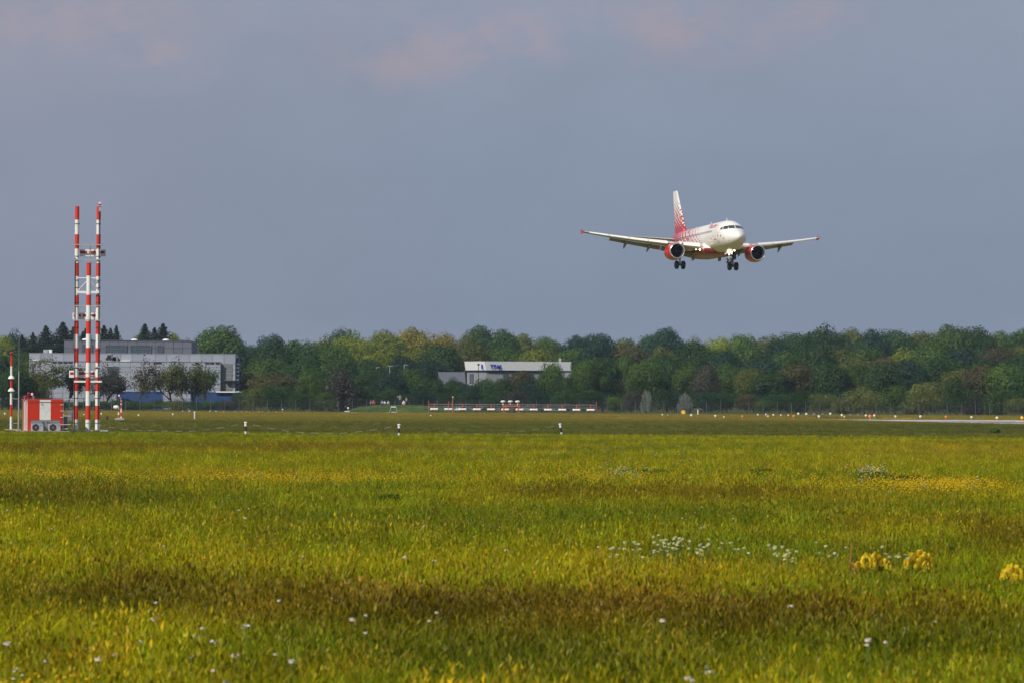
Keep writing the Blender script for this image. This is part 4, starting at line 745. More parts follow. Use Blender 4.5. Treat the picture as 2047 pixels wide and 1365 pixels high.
def person(px, py_feet, cols, pose, lb, h=1.75, face=0.0):
    Y = MY; q = P(px, py_feet, Y); z0 = zt2 - .08; top, leg, hair = cols
    t = bpy.data.meshes.new('person'); v = []; e = []; rr = []
    def j(p, r, par=None):
        v.append(p); rr.append(r); 
        if par is not None: e.append((par, len(v) - 1))
        return len(v) - 1
    sit = pose == 'sit'; hp_ = .12 if sit else .52 * h; k = h
    pel = j((0, 0, hp_), .085 * k * .95); wa = j((0, 0, hp_ + .11 * k), .078 * k, pel); chs = j((0, 0, hp_ + .22 * k), .092 * k, wa); nk = j((0, 0, hp_ + .31 * k), .036 * k, chs); hd_ = j((0, -.01, hp_ + .355 * k), .05 * k, nk); j((0, 0, hp_ + .43 * k), .052 * k, hd_)
    for s_ in (-1, 1):
        sh = j((s_ * .10 * k, 0, hp_ + .27 * k), .036 * k, chs); el = j((s_ * .14 * k, -.04 * k, hp_ + .11 * k), .027 * k, sh); wr = j((s_ * (.12 if pose != 'photo' else .05) * k, -.12 * k, hp_ + (.05 if pose != 'photo' else .30) * k), .02 * k, el); j((s_ * (.11 if pose != 'photo' else .03) * k, -.16 * k, hp_ + (.03 if pose != 'photo' else .33) * k), .024 * k, wr)
        hip = j((s_ * .055 * k, 0, hp_ - .02 * k), .055 * k, pel)
        if sit: kn = j((s_ * .08 * k, -.24 * k, hp_ + .16 * k), .04 * k, hip); an = j((s_ * .07 * k, -.36 * k, .05), .028 * k, kn); j((s_ * .07 * k, -.44 * k, .04), .026 * k, an)
        else: kn = j((s_ * .065 * k, -.015 * k, .285 * k), .038 * k, hip); an = j((s_ * .07 * k, .01 * k, .045 * k), .027 * k, kn); j((s_ * .075 * k, -.08 * k, .025 * k), .026 * k, an)
    t.from_pydata(v, e, []); o = bpy.data.objects.new('person', t); sc.collection.objects.link(o); md = o.modifiers.new('skin', 'SKIN'); md.use_smooth_shade = True
    for i, r in enumerate(rr): t.skin_vertices[0].data[i].radius = (r, r)
    t.skin_vertices[0].data[0].use_root = True
    o.modifiers.new('sub', 'SUBSURF').levels = 1; o.modifiers['sub'].render_levels = 1
    dg = bpy.context.evaluated_depsgraph_get(); me = bpy.data.meshes.new_from_object(o.evaluated_get(dg)); bpy.data.objects.remove(o)
    me.materials.clear()
    for m_ in (top, leg, SKIN, hair): me.materials.append(m_)
    for p_ in me.polygons:
        c = p_.center; z = c.z - hp_
        if z > .325 * k: p_.material_index = 3 if (c.y > -.02 * k or z > .44 * k) else 2
        elif (abs(c.x) > .09 * k or c.y < -.12 * k) and c.y < -.10 * k and z > -.0 * k and not (sit and c.z < hp_ + .2 * k and abs(c.x) < .1 * k): p_.material_index = 2
        elif z > -.0 * k and c.y > -.12 * k: p_.material_index = 0
        else: p_.material_index = 1
    me.name = 'person'; ob = link('person', me, None, (q.x, Y + (1.2 if not sit else 0), z0)); ob.rotation_euler = (0, 0, face); tag(ob, lb, 'person', 'people watching from the green mound'); return ob
CL = lambda n, c: mat(n, c, .8)
cr, cw, ck, cb, cp, cj, ct = CL('red_cloth', (.55, .03, .05)), CL('white_cloth', (.6, .6, .6)), CL('black_cloth', (.012, .012, .016)), CL('pale_blue_cloth', (.25, .32, .4)), CL('pink_cloth', (.5, .22, .25)), CL('dark_jeans', (.03, .04, .07)), CL('teal_cloth', (.05, .2, .2))
hb_, hbl = CL('brown_hair', (.05, .03, .02)), CL('blond_hair', (.3, .22, .12))
person(741.5, 808, (ct, ck, hbl), 'sit', 'seated person in teal, leftmost on the green mound', face=.4)
person(746.5, 808, (cr, cj, hb_), 'sit', 'seated person in a bright red jacket on the mound', face=.1, h=1.95)
person(764, 808, (cb, cj, hbl), 'sit', 'seated person in pale blue between the red jacket and the white shirts', face=-.2)
person(769, 808, (cw, ck, hb_), 'sit', 'seated person in white, left of the two together', h=1.6)
person(776, 808, (cw, cj, hbl), 'sit', 'seated person in white, right of the two together', face=.5, h=1.7)
person(794.5, 808, (ck, ck, hb_), 'photo', 'standing person in black with raised hands, left of the standing pair')
person(799, 808, (cb, cj, hbl), 'photo', 'tall standing person in a pale blue top, right of the standing pair', h=1.92, face=.2)
person(807, 808, (cw, cp, hb_), 'sit', 'seated person in a white shirt right of the standing pair', h=1.9)
person(812, 807, (cp, ck, hbl), 'photo', 'person in a pink top, rightmost on the green mound', h=1.45, face=-.2)
# ------------------------------------------------------------------ the airliner on final approach
def pchip(xs, ys):
    xs = np.array(xs, float); ys = np.array(ys, float); h = np.diff(xs); dl = np.diff(ys) / h; m = np.zeros(len(xs)); m[0], m[-1] = dl[0], dl[-1]
    for i in range(1, len(xs) - 1):
        if dl[i - 1] * dl[i] > 0: w1, w2 = 2 * h[i] + h[i - 1], h[i] + 2 * h[i - 1]; m[i] = (w1 + w2) / (w1 / dl[i - 1] + w2 / dl[i])
    def f(x):
        x = min(max(x, xs[0]), xs[-1]); i = min(int(np.searchsorted(xs, x, 'right')) - 1, len(h) - 1); t = (x - xs[i]) / h[i]
        return float(ys[i] * (1 + 2 * t) * (1 - t) ** 2 + h[i] * m[i] * t * (1 - t) ** 2 + ys[i + 1] * t * t * (3 - 2 * t) + h[i] * m[i + 1] * t * t * (t - 1))
    return f
NS = [0, .03, .1, .25, .5, 1, 1.6, 2.3, 3.2, 4.2, 5.5]
nf = lambda s, L, e: (1 - (1 - min(s, L) / L) ** 2.2) ** e
ztop = pchip([0, .02, .1, .4, .8, 1.3, 1.8, 2.2, 2.7, 3.2, 3.7, 4.3, 5.0, 6.0, 27, 29, 31, 33, 33.84], [-.5, -.38, -.22, .06, .30, .52, .72, .95, 1.27, 1.55, 1.75, 1.92, 2.02, 2.07, 2.07, 2.03, 1.88, 1.66, 1.45])
zbot = pchip([0] + NS[1:] + [20, 22, 24, 27, 30, 33, 33.84], [-.5] + [-.5 - 1.57 * nf(s, 5.2, .58) for s in NS[1:]] + [-2.07, -1.95, -1.6, -.75, .2, .95, 1.15])
hwid = pchip([0] + NS[1:] + [21, 23, 25, 28, 31, 33, 33.84], [.005] + [1.975 * nf(s, 5.5, .60) for s in NS[1:]] + [1.975, 1.93, 1.75, 1.28, .72, .33, .15])
def sp(s, th, off=0.0):
    zt_, zb_ = ztop(s), zbot(s); hz2 = (zt_ - zb_) / 2 + off; return Vector((15 - s, -(hwid(s) + off) * math.sin(th), (zt_ + zb_) / 2 + hz2 * math.cos(th)))
def th_of(s, z): c = (z - (ztop(s) + zbot(s)) / 2) / ((ztop(s) - zbot(s)) / 2); return math.acos(max(-1, min(1, c)))
def s_of(y, z):
    lo, hi = 0.0, 6.0
    for _ in range(40):
        mid = (lo + hi) / 2; hz2 = (ztop(mid) - zbot(mid)) / 2; e = (y / hwid(mid)) ** 2 + ((z - (ztop(mid) + zbot(mid)) / 2) / hz2) ** 2
        if e > 1: lo = mid
        else: hi = mid
    return hi
def livery(name, kind):
    m = bpy.data.materials.new(name); m.use_nodes = True; T = NT(m.node_tree); b = T.n['Principled BSDF']; tc = T.node('ShaderNodeTexCoord'); sx = T.node('ShaderNodeSeparateXYZ'); T.l.new(tc.outputs['Object'], sx.inputs[0])
    X, Y, Z = sx.outputs; s = T.math('SUBTRACT', 15.0, X); D = T.math('DIVIDE', T.math('SUBTRACT', s, 11.2), 13.5); D = T.math('SUBTRACT', D, T.math('MULTIPLY', Z, 0.12), clamp=True)
    fin = T.math('SUBTRACT', 1.0, T.math('DIVIDE', T.math('MAXIMUM', T.math('SUBTRACT', Z, 2.5), 0.0), 4.2), clamp=True); D = T.math('MULTIPLY', D, fin)
    nz = T.noise(tc.outputs['Object'], 1.3, 3); D = T.math('ADD', D, T.math('MULTIPLY', T.math('SUBTRACT', nz, .5), .25), clamp=True)
    u = T.math('MULTIPLY', s, .70); v = T.math('MULTIPLY', Z, 1.55)
    p = T.math('ABSOLUTE', T.math('SUBTRACT', T.math('FRACT', T.math('ADD', u, v)), .5)); q = T.math('ABSOLUTE', T.math('SUBTRACT', T.math('FRACT', T.math('SUBTRACT', u, v)), .5))
    mx = T.math('MAXIMUM', p, q); lowr = T.math('LESS_THAN', mx, T.math('MULTIPLY', T.math('SQRT', T.math('MAXIMUM', D, 0.0)), 0.52)); highr = T.math('GREATER_THAN', mx, T.math('MULTIPLY', T.math('SQRT', T.math('MAXIMUM', T.math('SUBTRACT', 1.0, D), 0.0)), 0.5)); hi_ = T.math('GREATER_THAN', D, 0.5)
    lowr = T.math('MULTIPLY', lowr, T.math('GREATER_THAN', D, 0.03)); redm = T.math('ADD', T.math('MULTIPLY', lowr, T.math('SUBTRACT', 1.0, hi_)), T.math('MULTIPLY', highr, hi_))
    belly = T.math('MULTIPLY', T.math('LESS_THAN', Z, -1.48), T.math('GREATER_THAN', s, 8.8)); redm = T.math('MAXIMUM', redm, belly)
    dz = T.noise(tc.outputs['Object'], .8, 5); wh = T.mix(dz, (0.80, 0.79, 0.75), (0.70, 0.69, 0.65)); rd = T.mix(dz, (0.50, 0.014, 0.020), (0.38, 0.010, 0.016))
    T.put(b.inputs['Base Color'], T.mix(belly, T.mix(redm, wh, rd), (0.20, .008, .012))); b.inputs['Roughness'].default_value = .35; b.inputs['Coat Weight'].default_value = .25; b.inputs['Coat Roughness'].default_value = .12  # belly shares the livery red; the darker maroon paints underside shade into it
    return m
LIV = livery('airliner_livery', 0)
AW = mat('aircraft_white', (0.78, 0.77, 0.73), 0.35, vary=.05, coat=.2); AG = mat('wing_grey', (0.42, 0.42, 0.40), 0.4, vary=.1, scale=.7); AGU = mat('flap_grey', (0.24, 0.23, 0.20), 0.5, vary=.15, scale=.8)
ARED = mat('nacelle_red', (0.50, 0.010, 0.010), 0.3, vary=.08, coat=.4, dirt=((.6, .2, .16), 2.6, .3)); CHROME = mat('intake_lip_metal', (0.72, 0.72, 0.74), 0.22, .85, vary=.03); DUCT = mat('intake_duct', (0.05, 0.055, 0.065), .5)
FANM = mat('fan_blade_metal', (0.035, 0.038, 0.045), .35, .6); GEAR = mat('gear_dark_grey', (0.05, 0.052, 0.06), .5); GEARW = mat('gear_light_grey', (0.5, 0.5, 0.48), .45)
WS = mat('cockpit_glass', (0.035, 0.042, 0.048), .12, coat=.5); CWIN = mat('cabin_window_glass', (0.10, 0.11, 0.12), .25); LINE = mat('door_outline_pink', (0.62, 0.36, 0.34), .5); REDT = mat('airline_red_print', (0.48, 0.012, 0.03), .4)
LAMP = mat('landing_light', (1, .9, .7), .3, emit=((1.0, .86, .62), 14.0))
hdg, ptc, rol = R(13.6), R(1.8), R(0.65)
Fv = Vector((math.sin(hdg), -math.cos(hdg), 0)); Lv = Vector((math.cos(hdg), math.sin(hdg), 0)); Z3 = Vector((0, 0, 1)); F2 = Fv * math.cos(ptc) + Z3 * math.sin(ptc); U2 = Z3 * math.cos(ptc) - Fv * math.sin(ptc)
L3 = Lv * math.cos(rol) - U2 * math.sin(rol); U3 = U2 * math.cos(rol) + Lv * math.sin(rol)
jet = thing('passenger_jet', (0, 0, 0), 'white and red patterned twin-engine passenger jet landing with its wheels down', 'airplane')
MM = Matrix((F2, L3, U3)).transposed().to_4x4(); MM.translation = P(1417, 480.5, 620); jet.matrix_world = MM
ST = [0.004, .03, .08, .16, .28, .45, .65, .9, 1.15, 1.4, 1.65, 1.85, 2.05, 2.25, 2.45, 2.7, 2.95, 3.2, 3.5, 3.8, 4.2, 4.7, 5.3, 6, 7, 8.5, 10, 12, 14, 16, 18, 20, 21, 22, 23, 24, 25, 26, 27, 28, 29, 30, 31, 32, 33, 33.84]
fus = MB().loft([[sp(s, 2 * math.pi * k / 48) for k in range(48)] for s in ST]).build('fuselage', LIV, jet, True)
def patch(name, corners, fn, m, parent, off=.012, n=6):
    """grid patch between 4 corner parameters (a0,a1,a2,a3 counter-clockwise) mapped through fn"""
    b = MB(); vs = []
    for i in range(n + 1):
        for j in range(n + 1):
            u, v = i / n, j / n; q = [(corners[0][k] * (1 - u) + corners[1][k] * u) * (1 - v) + (corners[3][k] * (1 - u) + corners[2][k] * u) * v for k in (0, 1)]; vs.append(fn(*q, off))
    fs = [(i * (n + 1) + j, (i + 1) * (n + 1) + j, (i + 1) * (n + 1) + j + 1, i * (n + 1) + j + 1) for i in range(n) for j in range(n)]
    return b.add(vs, fs).build(name, m, parent, True)
for sd_ in (1, -1):
    fyz = lambda y, z, off: sp(s_of(y, z), sd_ * th_of(s_of(y, z), z), off)
    fsz = lambda s, z, off: sp(s, sd_ * th_of(s, z), off)
    patch('cockpit_window', [(.055, .76), (.90, .72), (.76, 1.17), (.055, 1.22)], fyz, WS, fus)
    patch('cockpit_window', [(2.28, .68), (2.95, .64), (3.30, 1.08), (2.72, 1.14)], fsz, WS, fus)
    patch('cockpit_window', [(3.07, .64), (3.66, .64), (3.78, .86), (3.42, 1.05)], fsz, WS, fus, n=4)
    for k in range(38):
        s0 = 7.0 + k * .53
        if s0 > 26.6: break
        patch('cabin_window', [(s0, .48), (s0 + .24, .48), (s0 + .24, .82), (s0, .82)], fsz, CWIN, fus, n=2)
    def frame(name, s0, s1, z0, z1, t, m, m2=None):
        for c in ([(s0, z0), (s1, z0), (s1, z0 + t * 1.6), (s0, z0 + t * 1.6)], [(s0, z1 - t), (s1, z1 - t), (s1, z1), (s0, z1)], [(s0, z0), (s0 + t, z0), (s0 + t, z1), (s0, z1)], [(s1 - t, z0), (s1, z0), (s1, z1), (s1 - t, z1)]):
            patch(name, c, fsz, (m2 or m) if c[0][1] == z0 and c[1][1] == z0 and c[2][1] < z0 + 1 else m, fus, off=.014, n=6)
    frame('door_outline', 5.0, 5.9, -.62, 1.35, .07, LINE, REDT)
    frame('door_outline', 26.9, 27.7, -.35, 1.35, .07, LINE)
    for s0, z0, w_ in ((3.95, -.12, .16), (3.0, -.22, .14), (4.1, -.98, .15), (2.2, -.62, .12), (6.9, -.42, .10)): patch('sensor_port', [(s0, z0 - w_), (s0 + w_ * 1.3, z0 - w_), (s0 + w_ * 1.3, z0 + w_), (s0, z0 + w_)], fsz, REDT if s0 == 3.95 else GEAR, fus, off=.018, n=2)
    patch('red_inscription', [(3.6, .28), (4.5, .28), (4.5, .34), (3.6, .34)], fsz, LINE, fus, n=3)
    # airline name and emblem
    if sd_ == 1:
        tm = text_mesh('РОССИЯ', 1.0, 0.0, 'airline_name'); xs = [v.co.x for v in tm.vertices]; wd = max(xs) - min(xs)
        bm = bmesh.new(); bm.from_mesh(tm); bmesh.ops.triangulate(bm, faces=bm.faces); bm.to_mesh(tm); bm.free()
        for v in tm.vertices: v.co = fsz(9.3 - (v.co.x - min(xs)) / wd * 3.1, 1.12 + v.co.y * .62, .02)
        tm.materials.append(REDT); link('airline_name', tm, fus)
    else:
        tm = text_mesh('РОССИЯ', 1.0, 0.0, 'airline_name'); xs = [v.co.x for v in tm.vertices]; wd = max(xs) - min(xs); mn = min(xs)
        for v in tm.vertices: v.co = fsz(6.2 + (v.co.x - mn) / wd * 3.1, 1.12 + v.co.y * .62, .02)
        tm.materials.append(REDT); link('airline_name', tm, fus)
    b = MB(); 
    for pts in ([(9.62, 1.80), (10.35, 1.86), (10.4, 1.72), (9.7, 1.60)], [(9.62, 1.80), (9.78, 1.62), (10.25, 1.02), (10.05, 1.02)], [(9.55, 1.72), (9.7, 1.5), (9.9, 1.28), (9.75, 1.28)]): b.add([fsz(*q, .02) for q in pts], [(0, 1, 2, 3)])
    b.build('emblem', REDT, fus)
# belly fairing and wing roots
def belly_ring(s, w_, zb_, zt_): return [Vector((15 - s, w_ * math.copysign(abs(math.cos(a)) ** .75, math.cos(a)), (zb_ + zt_) / 2 + (zt_ - zb_) / 2 * math.copysign(abs(math.sin(a)) ** .7, math.sin(a)))) for a in [2 * math.pi * k / 32 for k in range(32)]]
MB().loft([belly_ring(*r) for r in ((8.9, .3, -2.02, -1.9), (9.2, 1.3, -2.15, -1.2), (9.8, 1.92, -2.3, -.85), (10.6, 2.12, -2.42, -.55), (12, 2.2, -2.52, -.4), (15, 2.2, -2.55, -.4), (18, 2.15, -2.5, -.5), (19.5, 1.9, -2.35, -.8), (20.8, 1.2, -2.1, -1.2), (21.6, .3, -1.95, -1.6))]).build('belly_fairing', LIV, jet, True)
def foil(n=14, th=.12, droop=0.0):
    up_, lo = [], []
    for i in range(n + 1):
        x = (1 - math.cos(math.pi * i / n)) / 2; t = 5 * th * (.2969 * math.sqrt(x) - .126 * x - .3516 * x * x + .2843 * x ** 3 - .1036 * x ** 4); c = .02 * math.sin(math.pi * x); up_.append((x, c + t)); lo.append((x, c - t))
    return up_ + lo[-2:0:-1]
def wsec(y, sle, ch, z, inc, th, cut=1.0):
    return [Vector((15 - (sle + x * ch * cut), y, z + zz * ch - math.tan(inc) * x * ch)) for x, zz in foil(th=th)]
LEf = lambda y: 10.75 + (y - 1.98) * math.tan(R(26.3))
TEf = lambda y: 16.95 + max(0, y - 6.4) * .262
ZW = lambda y: -1.18 + (y - 1.98) * .118 + max(0, (y - 5) / 12) ** 2 * .38
for sd_ in (1, -1):
    ys = [1.2, 1.98, 3.2, 4.6, 6.4, 8.5, 11, 13.5, 15.5, 16.9]
    wg = MB().loft([wsec(sd_ * y, LEf(y) if y > 1.9 else LEf(1.98) - .25, (TEf(y) - LEf(y)) * (.86 if y < 13.3 else 1.0) / 1.0, ZW(y), R(3.5 - y * .15), (.145 - .002 * y) / .93) for y in ys]).build('wing', AG, jet, True)
    sl = [(2.5, 5.0), (6.5, 8.9), (9.0, 11.3), (11.4, 13.8), (13.9, 16.3)]
    for a, b in sl:
        rings = []
        for y in (a, b):
            ch = TEf(y) - LEf(y); k = ch * .13; x0 = 15 - LEf(y) + .18; z0 = ZW(y) - .10 * min(1, ch / 3)
            rings.append([Vector((x0 + px_ * k, sd_ * y, z0 + pz * k)) for px_, pz in ((.1, -.30), (.45, -.05), (.38, .25), (.0, .52), (-.6, .72), (-1.2, .80), (-.6, .55), (-.15, .28), (-.05, .0), (-.12, -.25))])
        MB().loft(rings).build('slat', AW, wg, True)
    for a, b in ((2.05, 6.35), (6.45, 13.2)):
        rings = []
        for y in (a, (a + b) / 2, b):
            ch = TEf(y) - LEf(y); c = max(.62, ch * .24); x0 = 15 - (LEf(y) + ch * .86); z0 = ZW(y) - math.tan(R(3.5 - y * .15)) * ch * .8 - .06; dr = R(34)
            rings.append([Vector((x0 - x * c * math.cos(dr) - zz * c * math.sin(dr), sd_ * y, z0 - x * c * math.sin(dr) + zz * c * math.cos(dr))) for x, zz in foil(8, .13)])
        MB().loft(rings).build('flap', AGU, wg, True)
    for y, L in ((4.9, 2.6), (8.0, 2.5), (11.1, 2.1)) if True else ():
        ch = TEf(y) - LEf(y); x0 = 15 - (LEf(y) + ch * .55); z0 = ZW(y) - .25; r = .20
        rings = [[Vector((x0 - L * t, sd_ * y + rr * math.cos(a), z0 - dz + 1.25 * rr * math.sin(a))) for a in [2 * math.pi * k / 10 for k in range(10)]] for t, rr, dz in ((0, .02, .05), (.12, r * .6, .10), (.35, r, .18), (.65, r, .42), (.88, r * .6, .75), (1.0, .03, .95))]
        MB().loft(rings).build('flap_track_fairing', AGU, wg, True)
    yt = 16.95; xt = 15 - LEf(yt); zt2_ = ZW(yt)
    wf = MB()
    for s2, hh in ((1, .32), (-1, .26)): wf.loft([[Vector((xt + .1, sd_ * (yt - .03), zt2_)), Vector((xt + .1, sd_ * (yt + .05), zt2_)), Vector((xt - 1.3, sd_ * (yt + .05), zt2_)), Vector((xt - 1.3, sd_ * (yt - .03), zt2_))], [Vector((xt - .95, sd_ * (yt + .05), zt2_ + s2 * hh)), Vector((xt - 1.05, sd_ * (yt + .09), zt2_ + s2 * hh)), Vector((xt - 1.75, sd_ * (yt + .09), zt2_ + s2 * hh)), Vector((xt - 1.75, sd_ * (yt + .05), zt2_ + s2 * hh))]])
    wf.build('wingtip_fence', REDT, wg)
    # engine
    ey, ez, ex_ = sd_ * 5.75, -1.90, 15 - 10.55
    en = MB().lathe([(ex_ - .06, 1.07), (ex_ - .35, 1.15), (ex_ - .9, 1.20), (ex_ - 1.6, 1.21), (ex_ - 2.4, 1.15), (ex_ - 3.1, 1.02), (ex_ - 3.12, .92)], 36, (0, ey, ez), 'x').build('engine_cowl', ARED, jet, True)
    MB().lathe([(ex_ - .055, 1.083), (ex_ + .03, 1.045), (ex_ + .06, .99), (ex_ + .03, .935), (ex_ - .1, .90)], 36, (0, ey, ez), 'x').build('intake_lip', CHROME, en, True)
    MB().lathe([(ex_ - .1, .90), (ex_ - .5, .86), (ex_ - .95, .88)], 30, (0, ey, ez), 'x').build('intake_duct', DUCT, en, True)
    MB().lathe([(ex_ - 1.0, .88), (ex_ - 1.02, .1)], 30, (0, ey, ez), 'x').build('fan_backing', BLACK, en)
    b = MB()
    for k in range(22):
        a = 2 * math.pi * k / 22; c_, s_ = math.cos(a), math.sin(a); a2 = a + .20; 
        b.add([(ex_ - .80, ey + .2 * c_, ez + .2 * s_), (ex_ - .95, ey + .2 * math.cos(a2), ez + .2 * math.sin(a2)), (ex_ - .98, ey + .86 * math.cos(a2 + .08), ez + .86 * math.sin(a2 + .08)), (ex_ - .78, ey + .86 * math.cos(a + .04), ez + .86 * math.sin(a + .04))], [(0, 1, 2, 3)])
    b.build('fan', FANM, en); MB().lathe([(ex_ - .50, .02), (ex_ - .62, .12), (ex_ - .80, .22), (ex_ - .9, .25)], 18, (0, ey, ez), 'x').build('spinner', GEAR, en, True)
    MB().lathe([(ex_ - 3.0, .80), (ex_ - 3.7, .62), (ex_ - 4.2, .45), (ex_ - 4.21, .33), (ex_ - 4.7, .04)], 24, (0, ey, ez), 'x').build('exhaust_nozzle', GEAR, en, True)
    MB().loft([[Vector((x_, ey + dy * w_, z_)) for dy, z_ in ((-1, z0), (1, z0), (1, z1), (-1, z1))] for x_, w_, z0, z1 in ((ex_ - .9, .05, ez + 1.15, ez + 1.2), (ex_ - 1.6, .2, ez + 1.0, -.62), (ex_ - 3.0, .24, ez + .5, -.78), (ex_ - 5.2, .08, ez + .45, -1.0))]).build('pylon', AW, en, True)
    MB().add([(ex_ - .55, ey - sd_ * .72, ez + 1.0), (ex_ - 1.5, ey - sd_ * .76, ez + 1.0), (ex_ - 1.5, ey - sd_ * 1.05, ez + 1.35), (ex_ - 1.1, ey - sd_ * 1.05, ez + 1.35), (ex_ - .55, ey - sd_ * .75, ez + .98), (ex_ - 1.5, ey - sd_ * .79, ez + .98)], [(0, 1, 2, 3), (4, 3, 2, 5)]).build('strake', AW, en)
    # main landing gear
    gx, gy = 15 - 16.1, sd_ * 3.8
    mg = MB().tube((gx, gy * 1.0, -1.2), (gx, gy, -2.4), .16, .15, 12).tube((gx, gy, -2.4), (gx, gy, -3.45), .10, .10, 10).tube((gx, gy - .62, -3.45), (gx, gy + .62, -3.45), .09, n=10).tube((gx - .3, gy, -2.3), (gx - .05, gy, -3.1), .05, n=6).build('main_gear_leg', GEAR, jet, True)
    MB().tube((gx, gy, -2.1), (gx, gy - sd_ * 1.5, -1.5), .07, n=8).tube((gx + .1, gy, -2.0), (gx + .9, gy, -1.3), .05, n=6).build('side_brace', GEAR, mg, True)
    for q_ in (-1, 1):
        yy = gy + q_ * .465; r = .585
        MB().lathe([(yy - .21, .24), (yy - .20, .45), (yy - .215, .50), (yy - .17, r * .96), (yy - .08, r), (yy + .08, r), (yy + .17, r * .96), (yy + .215, .50), (yy + .20, .45), (yy + .21, .24)], 28, (gx, 0, -3.45), 'y').build('tyre', DARK, mg, True)
        MB().lathe([(yy - .17, .02), (yy - .19, .25), (yy + .19, .25), (yy + .17, .02)], 16, (gx, 0, -3.45), 'y').build('rim', GEAR, mg, True)
    MB().box((gx - .05, gy + sd_ * .30, -1.95), (1.0, .05, 1.15)).build('gear_door', GEAR, mg)
    MB().box((gx - .1, gy - sd_ * 1.9, -2.85 + .35), (1.3, .06, .55)).build('inner_gear_door', AGU, mg)
    # tail plane
    MB().loft([[Vector((15 - (sl_ + x * c), sd_ * y, z + zz * c)) for x, zz in foil(10, .09)] for y, sl_, c, z in ((.3, 27.9, 3.6, .85), (1.0, 28.3, 3.3, .92), (6.2, 31.3, 1.35, 1.42))]).build('tailplane', AG, jet, True)
    # wing root landing light
    MB().ball((15 - 10.9, sd_ * 2.45, -1.62), .0 + .095, 10).build('landing_light', LAMP, jet, True)
MB().ball((15 - 11.2, -2.9 + .0, -1.60), .055, 8).build('landing_light', LAMP, jet, True)
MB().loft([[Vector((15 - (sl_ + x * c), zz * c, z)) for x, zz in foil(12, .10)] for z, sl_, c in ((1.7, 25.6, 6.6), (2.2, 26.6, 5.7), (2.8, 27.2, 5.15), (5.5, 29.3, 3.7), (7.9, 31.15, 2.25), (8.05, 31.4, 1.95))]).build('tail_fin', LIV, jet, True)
# nose gear with taxi lights
nx_, nz_ = 15 - 5.07, -3.42
ng = MB().tube((nx_, 0, -1.9), (nx_, 0, -2.7), .085, n=10).tube((nx_, 0, -2.7), (nx_, 0, nz_), .055, n=10).tube((nx_, -.3, nz_), (nx_, .3, nz_), .05, n=8).tube((nx_ - .1, 0, -2.7), (nx_ - .6, 0, -2.0), .04, n=6).build('nose_gear_leg', GEARW, jet, True)
for q_ in (-1, 1):
    yy = q_ * .25; r = .38; MB().lathe([(yy - .10, .17), (yy - .11, .30), (yy - .08, r * .95), (yy - .03, r), (yy + .03, r), (yy + .08, r * .95), (yy + .11, .30), (yy + .10, .17)], 24, (nx_, 0, nz_), 'y').build('nose_tyre', DARK, ng, True)
    MB().lathe([(yy - .09, .02), (yy - .10, .18), (yy + .10, .18), (yy + .09, .02)], 14, (nx_, 0, nz_), 'y').build('nose_rim', GEARW, ng, True)
    MB().ball((nx_ + .12, q_ * .20, -2.28), .11, 10).build('taxi_light', LAMP, ng, True)
    MB().box((nx_ - .2, q_ * .42, -2.32), (.9, .03, .5)).build('nose_gear_door', AW, ng)
MB().ball((nx_ + .10, 0, -2.58), .05, 8).build('taxi_light', LAMP, ng, True)
for s_, h_, top in ((6.2, .42, True), (13.8, .38, True), (21, .2, True), (11.5, -.25, False), (14.2, -.25, False)):
    z0 = (ztop(s_) - .02) if top else -2.5; sg = 1 if top else -1
    MB().loft([[Vector((15 - s_ + a, b, z0)) for a, b in ((.16, 0), (0, .03), (-.2, 0), (0, -.03))], [Vector((15 - s_ + a, b, z0 + h_)) for a, b in ((-.06, 0), (-.12, .015), (-.24, 0), (-.12, -.015))]]).build('blade_aerial', AW, jet)
# ------------------------------------------------------------------ meadow: tufts with per-plant colour
def vnoise(x, y, sc_, seed):
    g = np.random.default_rng(seed); tab = g.uniform(0, 1, (256, 256)); X, Y = x / sc_, y / sc_; xi, yi = np.floor(X).astype(int), np.floor(Y).astype(int); fx, fy = X - xi, Y - yi; fx, fy = fx * fx * (3 - 2 * fx), fy * fy * (3 - 2 * fy)
    t = lambda a, b: tab[a % 256, b % 256]
    return (t(xi, yi) * (1 - fx) + t(xi + 1, yi) * fx) * (1 - fy) + (t(xi, yi + 1) * (1 - fx) + t(xi + 1, yi + 1) * fx) * fy
def fbm(x, y, s, seed, o=4):
    a = 0; n = 0; k = 1.0
    for i in range(o): a = a + k * vnoise(x, y, s / 2 ** i, seed + i); n += k; k *= .55
    return a / n
def pxy(x, y, h=0.0):
    vx, vy, vz = x, y, h - CAMH; z = vx * fw.x + vy * fw.y + vz * fw.z; return 1023.5 + F * (vx * rt.x + vy * rt.y + vz * rt.z) / z, 682.5 - F * (vx * up.x + vy * up.y + vz * up.z) / z
C_GREEN, C_LIME, C_BROWN, C_STRAW, C_DEEP = map(np.array, ((.128, .192, .003), (.275, .300, .003), (.090, .070, .004), (.36, .30, .014), (.078, .138, .003)))
